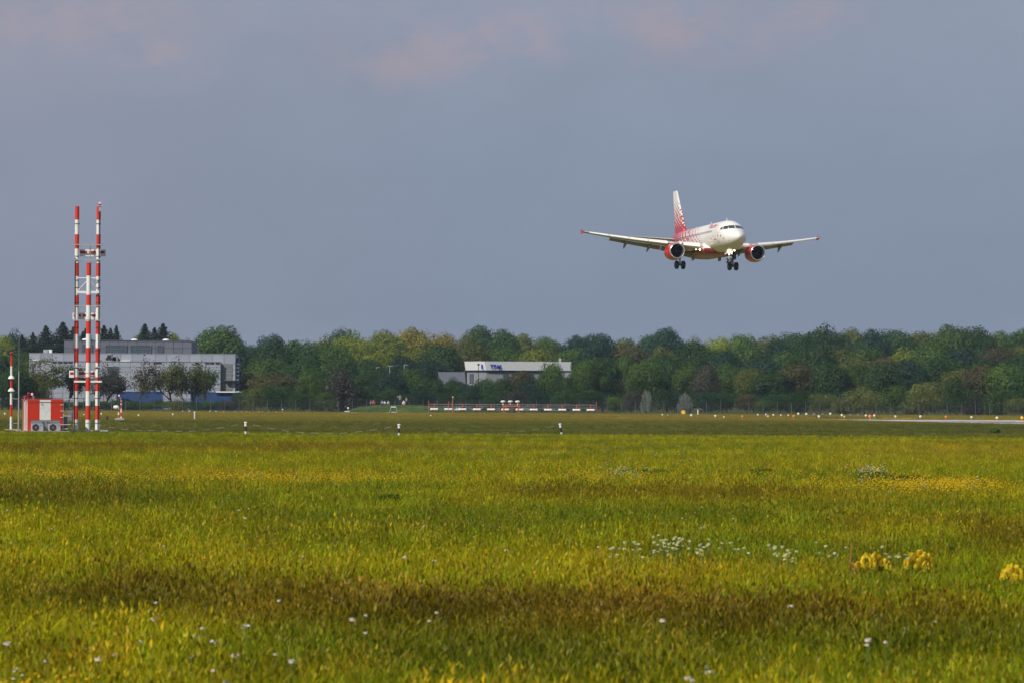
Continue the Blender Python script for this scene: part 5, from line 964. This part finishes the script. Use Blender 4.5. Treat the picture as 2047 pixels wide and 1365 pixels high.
BAND = [  # px, py, rx, ry, kind, strength: where the photographed stands of plants grow
 (300, 892, 700, 9, 'b', .95), (60, 902, 300, 10, 'b', .5), (1150, 893, 260, 4, 'b', .5), (1900, 886, 300, 4, 'b', .35), (380, 892, 80, 4, 'g', .8),
 (500, 930, 700, 16, 'l', .7), (1500, 925, 900, 18, 'l', .6), (1950, 900, 250, 20, 's', .7), (540, 955, 260, 6, 's', .8), (100, 945, 120, 10, 's', .4), (1860, 975, 130, 8, 's', .6),
 (90, 1000, 240, 28, 'b', .8), (150, 1020, 260, 20, 'd', .6), (330, 985, 300, 20, 'd', .5), (1350, 996, 420, 9, 'b', .95), (1100, 998, 140, 7, 'b', .6), (1750, 1000, 260, 10, 'b', .5), (1850, 1055, 260, 18, 'b', .75), (2020, 1090, 120, 20, 'b', .6),
 (1200, 1050, 500, 35, 'd', .75), (1000, 1040, 300, 50, 'g', .5), (500, 1060, 350, 35, 'd', .6), (1600, 1070, 300, 25, 'g', .6), (900, 1080, 220, 25, 'd', .5),
 (300, 1120, 400, 45, 'l', .7), (900, 1130, 400, 40, 'l', .5), (650, 1150, 350, 40, 'g', .4), (1300, 1150, 400, 35, 'l', .45), (1450, 1165, 350, 25, 's', .35), (1250, 1130, 150, 20, 's', .3), (1900, 1180, 250, 50, 'g', .7), (1750, 1150, 120, 30, 'd', .4),
 (250, 1200, 330, 42, 'b', .75), (600, 1225, 280, 40, 'b', .8), (900, 1250, 400, 45, 'b', .85), (1150, 1240, 350, 40, 'b', .9), (1500, 1262, 350, 32, 'b', .9), (1900, 1275, 250, 35, 'b', .75), (1000, 1290, 500, 30, 'b', .5),
 (300, 1290, 250, 50, 'l', .6), (120, 1310, 240, 60, 'l', .9), (0, 1350, 350, 40, 'l', .8), (1000, 1195, 260, 20, 'g', .5), (1700, 1210, 300, 22, 'g', .5), (1050, 1350, 300, 30, 'b', .5), (1700, 1340, 260, 40, 'g', .4), (1350, 1335, 250, 30, 'b', .35), (600, 1330, 260, 40, 'b', .35)]
def ground_colour(x, y):
    a = fbm(x, y, 9, 1); b = fbm(x, y, 3.0, 20); c = fbm(x, y, 24, 40); d = fbm(x, y, 1.2, 60, 2); n = len(x)
    m = np.clip((a - .40) / .22, 0, 1)[:, None]; col = C_GREEN * (1 - m) + C_LIME * m; m = np.clip((b - .46) / .14, 0, 1)[:, None] * .5; col = col * (1 - m) + C_LIME * m
    px, py = pxy(x, y, .25); wob = (a - .5) * 70 * np.clip((py - 860) / 300, .08, 1) + (b - .5) * 30 * np.clip((py - 860) / 300, .05, 1); bw = np.zeros(n); yel = np.zeros(n)
    for bx, by, rx, ry, k, s in BAND:
        q = ((px - bx) / rx) ** 2 + ((py + wob - by) / ry) ** 2; wgt = np.exp(-q ** 1.3) * s * np.clip(.45 + 1.3 * (b - .28), 0, 1.3); wgt = np.clip(wgt, 0, .96)[:, None]
        col = col * (1 - wgt) + {'b': C_BROWN * .93 + C_GREEN * .1, 'g': C_GREEN, 'l': C_LIME, 's': C_STRAW * .8, 'd': C_DEEP}[k] * wgt
        if k == 'b': bw = np.maximum(bw, wgt[:, 0])
    m = np.clip((d - .62) / .12, 0, 1)[:, None] * .35; col = col * (1 - m) + C_STRAW * m
    return col, bw
def tuft(kind, seed, nb=34, h=.34, spread=.16):
    """one clump of grass blades as a mesh with a per-face colour factor (r,g,b) in 'tone'"""
    g = np.random.default_rng(seed); V, Fc, tn = [], [], []
    for i in range(nb):
        a = g.uniform(0, 6.28); r = spread * math.sqrt(g.uniform()); bx, by = r * math.cos(a), r * math.sin(a); H = h * g.uniform(.45, 1.15); la = g.uniform(0, 6.28); ln = H * g.uniform(.1, .65); w_ = g.uniform(.0024, .0052) * (1.5 if kind == 'leafy' else 1)
        fa = g.uniform(0, 3.14); sx_, sy_ = math.cos(fa) * w_, math.sin(fa) * w_; pts = []
        for t in (0, .4, .75, 1.0): k = t ** 1.9 * ln; pts.append((bx + math.cos(la) * k, by + math.sin(la) * k, H * (t - .18 * t ** 3 * ln / H)))
        o = len(V)
        for j, p in enumerate(pts): s_ = (1.0, 1.0, .75, .12)[j]; V += [(p[0] - sx_ * s_, p[1] - sy_ * s_, p[2]), (p[0] + sx_ * s_, p[1] + sy_ * s_, p[2])]
        straw = g.uniform() < {'green': .10, 'seed': .16, 'straw': .45, 'leafy': .04, 'short': .18}[kind]; red = g.uniform() < (.35 if kind == 'seed' else .05)
        tone = np.array([1, 1, 1]) * g.uniform(.45, 1.5)
        if straw: tone = tone * np.array([1.55, 1.25, 1.8])
        elif red: tone = tone * np.array([1.35, .85, 1.0])
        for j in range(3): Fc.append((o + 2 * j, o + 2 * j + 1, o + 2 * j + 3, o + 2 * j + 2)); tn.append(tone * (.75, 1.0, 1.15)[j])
        if kind in ('seed', 'straw') and g.uniform() < .5:      # seed head
            p = Vector(pts[-1]); o = len(V); L = H * .16; q = .010
            V += [(p.x - q, p.y, p.z), (p.x, p.y - q, p.z + L * .5), (p.x + q, p.y, p.z + L * .2), (p.x, p.y + q, p.z + L * .5), (p.x + math.cos(la) * .02, p.y + math.sin(la) * .02, p.z + L)]
            Fc += [(o, o + 1, o + 4), (o + 1, o + 2, o + 4), (o + 2, o + 3, o + 4), (o + 3, o, o + 4)]; tn += [np.array([1.4, 1.0, 1.3]) * g.uniform(.8, 1.2)] * 4
    me = bpy.data.meshes.new('grass_tuft'); me.from_pydata(V, [], Fc); a = me.attributes.new('tone', 'FLOAT_COLOR', 'FACE'); a.data.foreach_set('color', np.array([[*t, 1] for t in tn], np.float32).ravel()); return me
def inst_mat(name, rough=.5, transl=.35):
    m = bpy.data.materials.new(name); m.use_nodes = True; T = NT(m.node_tree); T.n.clear(); a = T.node('ShaderNodeAttribute', attribute_name='tint'); a.attribute_type = 'INSTANCER'; t = T.node('ShaderNodeAttribute', attribute_name='tone'); t.attribute_type = 'GEOMETRY'
    col = T.mix(1.0, a.outputs['Color'], t.outputs['Color'], 'MULTIPLY'); d = T.node('ShaderNodeBsdfDiffuse'); tr = T.node('ShaderNodeBsdfTranslucent'); g = T.node('ShaderNodeBsdfGlossy'); g.inputs['Roughness'].default_value = rough; g.inputs[0].default_value = (.8, .8, .7, 1)
    T.l.new(col, d.inputs[0]); T.l.new(T.mix(1.0, col, (1.1, 1.15, .6), 'MULTIPLY'), tr.inputs[0]); mx = T.node('ShaderNodeMixShader'); mx.inputs[0].default_value = transl; T.l.new(d.outputs[0], mx.inputs[1]); T.l.new(tr.outputs[0], mx.inputs[2])
    m2 = T.node('ShaderNodeMixShader'); m2.inputs[0].default_value = .012; T.l.new(mx.outputs[0], m2.inputs[1]); T.l.new(g.outputs[0], m2.inputs[2]); o = T.node('ShaderNodeOutputMaterial'); T.l.new(m2.outputs[0], o.inputs[0]); return m
GM = inst_mat('grass_blades')
lib = bpy.data.collections.new('plant_library')
def scatter(name, x, y, z, scale, rot, idx, tint, meshes, label, m=GM):
    """one 'stuff' object: a point cloud whose points carry instanced clumps"""
    n = len(x); me = bpy.data.meshes.new(name); me.vertices.add(n); me.vertices.foreach_set('co', np.stack([x, y, np.broadcast_to(z, n)], 1).astype(np.float32).ravel())
    for nm_, ty, arr in (('scl', 'FLOAT', scale), ('rot', 'FLOAT', rot), ('idx', 'INT', idx)):
        a = me.attributes.new(nm_, ty, 'POINT'); a.data.foreach_set('value', np.asarray(arr, np.int32 if ty == 'INT' else np.float32))
    a = me.attributes.new('tint', 'FLOAT_COLOR', 'POINT'); a.data.foreach_set('color', np.concatenate([tint, np.ones((n, 1))], 1).astype(np.float32).ravel())
    o = link(name, me); o['kind'] = 'stuff'; o['label'] = label; col = bpy.data.collections.new(name + '_source')
    for i, q in enumerate(meshes):
        q.materials.clear(); q.materials.append(m); ob = bpy.data.objects.new('%s_source_%02d' % (name, i), q); col.objects.link(ob)
    ng = bpy.data.node_groups.new(name, 'GeometryNodeTree'); ng.interface.new_socket('Geometry', in_out='INPUT', socket_type='NodeSocketGeometry'); ng.interface.new_socket('Geometry', in_out='OUTPUT', socket_type='NodeSocketGeometry')
    N = ng.nodes; Lk = ng.links; gi = N.new('NodeGroupInput'); go = N.new('NodeGroupOutput'); ci = N.new('GeometryNodeCollectionInfo'); ci.inputs['Collection'].default_value = col; ci.inputs['Separate Children'].default_value = True; ci.inputs['Reset Children'].default_value = True
    ip = N.new('GeometryNodeInstanceOnPoints'); ip.inputs['Pick Instance'].default_value = True
    def at(nm_, ty): a = N.new('GeometryNodeInputNamedAttribute'); a.data_type = ty; a.inputs['Name'].default_value = nm_; return a.outputs['Attribute']
    cr_ = N.new('ShaderNodeCombineXYZ'); Lk.new(at('rot', 'FLOAT'), cr_.inputs[2]); Lk.new(gi.outputs[0], ip.inputs['Points']); Lk.new(ci.outputs[0], ip.inputs['Instance']); Lk.new(at('idx', 'INT'), ip.inputs['Instance Index']); Lk.new(cr_.outputs[0], ip.inputs['Rotation']); Lk.new(at('scl', 'FLOAT'), ip.inputs['Scale']); Lk.new(ip.outputs[0], go.inputs[0])
    md = o.modifiers.new('scatter', 'NODES'); md.node_group = ng; return o
HWT = 1023.5 / F
def sample(n_fn, d0, d1, steps=60):
    xs, ys = [], []
    e = np.geomspace(d0, d1, steps + 1)
    for a, b in zip(e[:-1], e[1:]):
        w_ = 2 * (b * HWT * 1.04 + 2.4); n = int((b - a) * w_ * n_fn((a + b) / 2)); xs.append(rng.uniform(-w_ / 2, w_ / 2, n)); ys.append(rng.uniform(a, b, n))
    return np.concatenate(xs), np.concatenate(ys)
x, y = sample(lambda D: min(85, 19000 * D ** -1.5), 30.5, 299, 70); n = len(x); col, bw = ground_colour(x, y)
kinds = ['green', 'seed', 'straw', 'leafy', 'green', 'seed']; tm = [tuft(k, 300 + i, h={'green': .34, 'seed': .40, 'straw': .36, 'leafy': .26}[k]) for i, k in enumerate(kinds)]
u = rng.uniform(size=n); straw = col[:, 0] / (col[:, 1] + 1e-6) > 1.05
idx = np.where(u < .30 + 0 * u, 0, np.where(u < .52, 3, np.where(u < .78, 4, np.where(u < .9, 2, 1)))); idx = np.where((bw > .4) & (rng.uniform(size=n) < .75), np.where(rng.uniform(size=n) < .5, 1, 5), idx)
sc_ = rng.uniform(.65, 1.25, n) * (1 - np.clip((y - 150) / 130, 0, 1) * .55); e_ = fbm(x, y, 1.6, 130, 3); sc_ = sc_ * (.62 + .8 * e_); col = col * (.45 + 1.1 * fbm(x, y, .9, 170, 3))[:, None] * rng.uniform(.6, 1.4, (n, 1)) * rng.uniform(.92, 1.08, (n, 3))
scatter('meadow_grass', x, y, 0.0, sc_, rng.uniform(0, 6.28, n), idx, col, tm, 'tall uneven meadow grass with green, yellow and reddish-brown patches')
# short grass of the mown field beyond
x, y = sample(lambda D: 1.1 * (300 / D) ** 1.2, 296, 760, 30); n = len(x); a = fbm(x, y, 40, 90); b = fbm(x, y, 7, 95)
nearc, farc = np.array((.092, .105, .007)), np.array((.24, .20, .018)); px, py = pxy(x, y); t = np.clip((846 - py + (a - .5) * 14 + (px - 1000) * .003) / 9, 0, 1)[:, None]
col = nearc * (1 - t) + farc * t; col = col * (.55 + .9 * b)[:, None] * rng.uniform(.8, 1.2, (n, 1)); keep = ~((x > A0.x - 2 + (A0.y - y) * .158 - 0) & (y < 583) & (x < A0.x + 54 + (A0.y - y) * .158) & (y > 60 + 0 * x))
ks = keep; scatter('mown_field_grass', x[ks], y[ks], 0.0, rng.uniform(.5, 1.0, n)[ks] * (.8 + .5 * (y[ks] / 700)), rng.uniform(0, 6.28, n)[ks], rng.integers(0, 3, n)[ks], col[ks], [tuft('short', 400 + i, nb=26, h=.20, spread=.38) for i in range(3)], 'short olive and dry yellow grass of the airfield beyond the meadow')
# taller weeds hide the near edge of the mown strip
# small yellow and white flower heads too many to count
def flower(seed, nst, hh, r, tone, flat=.6):
    g = np.random.default_rng(seed); b = MB(); tn = []
    for i in range(nst):
        a = g.uniform(0, 6.28); q = .12 * math.sqrt(g.uniform()) * (nst > 1); H = hh * g.uniform(.7, 1.1); x0, y0 = q * math.cos(a), q * math.sin(a); f0 = len(b.f)
        b.tube((x0, y0, 0), (x0, y0, H), .0025, n=3, caps=False); tn += [(.10, .16, .01)] * (len(b.f) - f0); f0 = len(b.f); b.ball((x0, y0, H), r * g.uniform(.8, 1.2), 6, sz=flat); tn += [tone] * (len(b.f) - f0)
    me = bpy.data.meshes.new('flower'); me.from_pydata(b.v, [], b.f); at = me.attributes.new('tone', 'FLOAT_COLOR', 'FACE'); at.data.foreach_set('color', np.array([[*t, 1] for t in tn], np.float32).ravel()); return me
FX, FY, FI, FS = [], [], [], []
def strew(cnt, bx, by, rx, ry, kind, s=1.0):
    k = 0
    while k < cnt:
        d_ = ray(bx + rng.normal() * rx * .6, by + rng.normal() * ry * .6); p = Vector((0, 0, CAMH)) + d_ * ((.36 - CAMH) / d_.z)
        if 29 < p.y < 297: FX.append(p.x); FY.append(p.y); FI.append(kind if rng.uniform() < .9 else 1 - kind); FS.append(s * rng.uniform(.7, 1.3)); k += 1
strew(520, 540, 955, 280, 8, 0, .9); strew(220, 100, 948, 160, 12, 0, .9); strew(360, 1150, 945, 260, 20, 0, .85); strew(420, 1870, 974, 130, 9, 0, 1.05); strew(420, 1500, 950, 500, 25, 0, .9); strew(40, 60, 1378, 160, 8, 0, .9); strew(500, 1000, 930, 900, 30, 0, .8); strew(300, 1000, 900, 900, 15, 1, .9)
strew(60, 1740, 951, 26, 4, 1, 1.2); strew(40, 1250, 950, 40, 5, 1, 1.1); strew(260, 1000, 990, 1000, 60, 1, .75); strew(60, 1000, 1150, 1000, 120, 1, .6)
scatter('small_meadow_flowers', np.array(FX), np.array(FY), 0.0, np.array(FS), rng.uniform(0, 6.28, len(FX)), np.array(FI), np.ones((len(FX), 3)), [flower(1, 8, .40, .015, (.78, .50, .01)), flower(2, 3, .42, .015, (.62, .60, .44))], 'sprinkled tiny yellow and cream meadow flowers', inst_mat('petals', .6, .2))
# individual flowering plants
PETW, PETC, PETY, DEEPL = mat('white_petals', (.60, .55, .43), .7), mat('cream_umbel', (.50, .52, .24), .7), mat('bright_yellow_petals', (.82, .62, .02), .7), mat('dark_weed_leaf', (.030, .080, .014), .6)
def head_mesh(m, r, n=26, flat=.5, seed=0):
    g = np.random.default_rng(seed); b = MB()
    for i in range(n):
        v = unit(1, g)[0]; c = Vector((v[0] * r, v[1] * r, abs(v[2]) * r * flat)); s_ = r * g.uniform(.35, .6); t = Vector(unit(1, g)[0]); q = Vector(v).cross(t).normalized(); t = q.cross(Vector(v)).normalized(); b.add([c + t * s_, c + q * s_, c - t * s_, c - q * s_], [(0, 1, 2, 3)])
    return b.mesh('flower_head', m)
HD = [head_mesh(PETW, .019, seed=i) for i in range(3)]; stemm = MB().path([(0, 0, 0), (.015, 0, .5), (0, .0, 1.0)], [.006, .005, .004], 5).mesh('stem', STEM)
DAN = [(14, 1284), (93, 1318), (176, 1293), (230, 1306), (281, 1280), (197, 1315), (305, 1237), (312, 1202), (404, 1253), (426, 1281), (412, 1262), (470, 1308), (491, 1247), (484, 1252), (497, 1250), (383, 1310), (390, 1270), (583, 1320), (427, 1337), (452, 1360), (665, 1194), (705, 1236), (732, 1227), (873, 1222), (859, 1238), (558, 1198), (550, 1305), (478, 1018), (497, 1015), (490, 1034), (328, 1014), (345, 1016), (98, 992), (15, 1018), (104, 1055), (606, 1110), (810, 1112), (868, 1120), (872, 1118),
       (1376, 1352), (1384, 1357), (1414, 1331), (1418, 1342), (1735, 1277), (1733, 1286), (1770, 1281), (1868, 1240), (1812, 1255), (1436, 1183), (1580, 1210), (1325, 1238), (1365, 1034), (1467, 1035), (1195, 1062), (1222, 1110), (1336, 1108), (1760, 1015), (730, 1262), (848, 1050), (1012, 1098), (1690, 1092), (330, 1090)]
DAN = sorted(DAN)
def quad_of(px, py):
    h = 'far' if py < 1065 else ('middle' if py < 1180 else 'near'); c = 'left edge' if px < 250 else 'left' if px < 520 else 'centre left' if px < 900 else 'centre' if px < 1300 else 'centre right' if px < 1600 else 'right' if px < 1850 else 'right edge'; return h, c
tot = {}; cnt = {}
for q in DAN: tot[quad_of(*q)] = tot.get(quad_of(*q), 0) + 1
for i, (px, py) in enumerate(DAN):
    k = quad_of(px, py); n_ = cnt.get(k, 0); cnt[k] = n_ + 1; Y = G(px, py).y; zt3 = .40 + .12 * random.random(); d = ray(px, py); tt = (zt3 - CAMH) / d.z; q = Vector((0, 0, CAMH)) + d * tt; big = 1.0 + .5 * (i % 3 == 0)
    t = thing('white_flower', (q.x, q.y, 0), f"white meadow flower, {(ORD[n_] + ' from left ') if tot[k] > 1 else ''}of the {k[0]} ones at the {k[1]}", 'flower', 'white flowers in the meadow', random.random() * 6)
    link('flower_head', HD[i % 3], t, (0, 0, zt3 - .01)).scale = (big,) * 3; link('stem', stemm, t).scale = (1, 1, zt3)
def umbel_plant(seed, hh, n):
    g = random.Random(seed); s_ = MB(); hds = []
    for i in range(n):
        a = g.uniform(0, 6.28); r = g.uniform(.03, .22); e = Vector((math.cos(a) * r, math.sin(a) * r, hh * g.uniform(.72, 1.0))); s_.path([(0, 0, 0), (e.x * .4, e.y * .4, e.z * .6), e], [.006, .004, .003], 4); hds.append(e)
    return s_.mesh('stem', STEM), hds
UHEAD = [head_mesh(PETC, .022, 30, .35, 9 + i) for i in range(2)]
UMB = [(1222, 1080, 4), (1250, 1082, 6), (1283, 1076, 6), (1305, 1087, 4), (1324, 1068, 12), (1340, 1074, 10), (1356, 1076, 12), (1382, 1072, 4), (1396, 1083, 5), (1408, 1086, 6), (1437, 1076, 5), (1494, 1088, 4), (1543, 1085, 5), (1556, 1090, 6), (1572, 1097, 6), (1590, 1098, 4), (1660, 1084, 4), (1400, 1042, 4), (1781, 1092, 5), (1786, 1102, 3), (1664, 1092, 2)]
UMB = sorted(UMB)
for i, (px, py, n) in enumerate(UMB):
    d = ray(px, py); tt = (.62 - CAMH) / d.z; q = Vector((0, 0, CAMH)) + d * tt; sm_, hds = umbel_plant(i, .62, n)
    rel = 'left of the dense clump' if px < 1320 else 'in the dense clump' if px < 1360 else 'just right of the dense clump' if px < 1480 else 'in the second group before the yellow bushes' if px < 1620 else 'near the yellow flowering bushes'
    same = [u_[0] for u_ in UMB if ('left of the dense clump' if u_[0] < 1320 else 'in the dense clump' if u_[0] < 1360 else 'just right of the dense clump' if u_[0] < 1480 else 'in the second group before the yellow bushes' if u_[0] < 1620 else 'near the yellow flowering bushes') == rel]
    t = thing('umbel_plant', (q.x, q.y, 0), f"cream white umbel plant, {ORD[same.index(px)]} from left {rel}", 'plant', 'cream umbel plants in the right half of the meadow'); link('stem', sm_, t)
    for j, e in enumerate(hds): o = link('umbel', UHEAD[j % 2], t, e); o.rotation_euler = (random.uniform(-.4, .4), random.uniform(-.4, .4), j)
def leafy(seed, w_, h, n, m, name='leaves', asp=2.6, sz=.06):
    g = np.random.default_rng(seed); c = np.stack([g.normal(size=n) * w_ * .35, g.normal(size=n) * w_ * .35, g.uniform(.02, 1, n) ** .8 * h], 1); nn = unit(n, g) + np.array([0, 0, .6]); nn /= np.linalg.norm(nn, axis=1, keepdims=True); return quad_mesh(name, c, nn, sz * g.uniform(.6, 1.3, n), g.uniform(.6, 1.4, n), asp, m)
SPK = []
for s_ in range(3):
    b = MB(); g = random.Random(s_)
    for i in range(26): z = .10 * i / 26; a = i * 2.4; r = .030 * (1 - .65 * i / 26); c = Vector((math.cos(a) * r, math.sin(a) * r, z)); b.add([c + Vector((.013, 0, 0)), c + Vector((0, .013, .006)), c - Vector((.013, 0, 0)), c - Vector((0, .013, -.010))], [(0, 1, 2, 3)]); b.add([c + Vector((0, .0, .013)), c + Vector((.011, .006, 0)), c - Vector((0, 0, .013)), c - Vector((.011, .006, 0))], [(0, 1, 2, 3)])
    SPK.append(b.mesh('flower_spike', PETY))
for i, (px, py, wpx, n, lb) in enumerate(((1745, 1107, 72, 90, 'bright yellow flowering bush, leftmost and widest of the three, beside a dry stalk'), (1838, 1102, 56, 90, 'bright yellow flowering bush, middle and tallest of the three'), (2024, 1128, 44, 50, 'bright yellow flowering bush cut by the right edge of the picture'))):
    d = ray(px, py); tt = (.56 - CAMH) / d.z; q = Vector((0, 0, CAMH)) + d * tt; W_ = wpx / F * q.y; t = thing('yellow_flower_bush', (q.x, q.y, 0), lb, 'bush', 'yellow flowering bushes in the meadow'); g = random.Random(i + 5); st = MB()
    for k in range(n):
        a = g.uniform(0, 6.28); r = math.sqrt(g.uniform(0, 1)) * W_ * .52; hh = .54 * math.sqrt(max(.60, 1 - (r / (W_ * .8)) ** 2)) * g.uniform(.90, 1.05); e = Vector((math.cos(a) * r, math.sin(a) * r, hh)); st.path([(e.x * .3, e.y * .3, 0), (e.x * .8, e.y * .8, hh * .6), e], [.003, .0028, .002], 4)
        o = link('flower_spike', SPK[k % 3], t, e - Vector((0, 0, .05))); o.rotation_euler = (g.uniform(-.25, .25), g.uniform(-.25, .25), g.uniform(0, 6)); sc3 = g.uniform(.55, .95); o.scale = (sc3,) * 3
    st.build('stem', STEM, t); o = link('leaves', leafy(i + 40, W_ * .9, .36, 400, LEAF, sz=.016, asp=4.5), t); o.color = (.24, .34, .008, 1)
WEED = [(1245, 1027, 14, .35, 'small dark green weed in the far brownish grass, centre right'), (1901, 1112, 12, .40, 'small dark weed right of the middle yellow bush'), (775, 1004, 40, .45, 'wide dark green weed patch left of centre'), (1745, 958, 50, .5, 'dark weed with cream flowers in the far yellow grass at right'), (1812, 962, 46, .45, 'second dark weed beside the cream-flowered one at right'),
        (1290, 948, 70, .45, 'broad dark green weed patch in the far grass, centre right'), (1520, 948, 34, .45, 'dark weed in the far grass between two flowering weeds'), (1817, 1156, 10, .32, 'tiny dark weed just below the middle yellow bush'), (1905, 1170, 10, .32, 'narrow dark weed between the middle and the right yellow bush'), (1962, 1180, 16, .32, 'low dark weed left of the right yellow bush'), (560, 1182, 50, .35, 'leafy dark green weed at the edge of the brown band, left of centre'), (1990, 855, 10, .9, 'small dark bush standing in the grass before the runway')]
for i, (px, py, wpx, h, lb) in enumerate(WEED):
    d_ = ray(px, py + 4); q = Vector((0, 0, CAMH)) + d_ * ((.22 - CAMH) / d_.z); q.z = 0; W_ = wpx / F * q.y; h *= .95 if q.y < 240 else .3; t = thing('dark_weed', (q.x, q.y, 0), lb, 'weed', 'dark green weeds in the meadow'); o = link('leaves', leafy(i + 80, W_, h, 900, LEAF, sz=.03 if q.y < 110 else .045 if q.y < 150 else .09), t); o.color = (.062, .125, .007, 1)
    MB().path([(0, 0, 0), (.02, .01, h * .5), (0, 0, h * .9)], [.01, .008, .004], 5).build('stem', STEM, t)
d = ray(1708, 1175); q = G(1706, 1205); t = thing('dry_stalk', (q.x, q.y, 0), 'orange-brown dry stalk rising to the left yellow bush', 'plant'); g = random.Random(3); DRY = mat('dry_dock', (.34, .15, .04), .8)
MB().path([(-.05, 0, 0), (0.02, 0, .25), (-.04, 0, .5), (-.02, 0, .72)], [.012, .012, .01, .006], 5).build('stem', DRY, t); link('dry_leaves', leafy(7, .06, .50, 120, DRY, sz=.018), t)
# a few long arching straw blades that catch the light
STR = mat('straw_blade', (.50, .42, .12), .6); b = MB()
for i in range(110):
    px, py = random.uniform(-20, 2067), random.uniform(1060, 1400); q = G(px, py); a = random.uniform(0, 6.28); L = random.uniform(.08, .22); z = random.uniform(.22, .38); pts = []
    for k in range(6): t_ = k / 5; pts.append(Vector((q.x + math.cos(a) * L * t_, q.y + math.sin(a) * L * t_, z * (1.0 - .25 * (1 - t_)) + .12 * math.sin(t_ * 3.0) * random.uniform(.8, 1.2))))
    w_ = .0026; o = len(b.v); b.v += [tuple(p + Vector((0, 0, s * w_))) for p in pts for s in (-1, 1)]; b.f += [(o + 2 * k, o + 2 * k + 2, o + 2 * k + 3, o + 2 * k + 1) for k in range(5)]; b.m += [0] * 5
o = b.build('arching_straw', STR); o['kind'] = 'stuff'; o['label'] = 'long arching dry straw blades among the near grass'
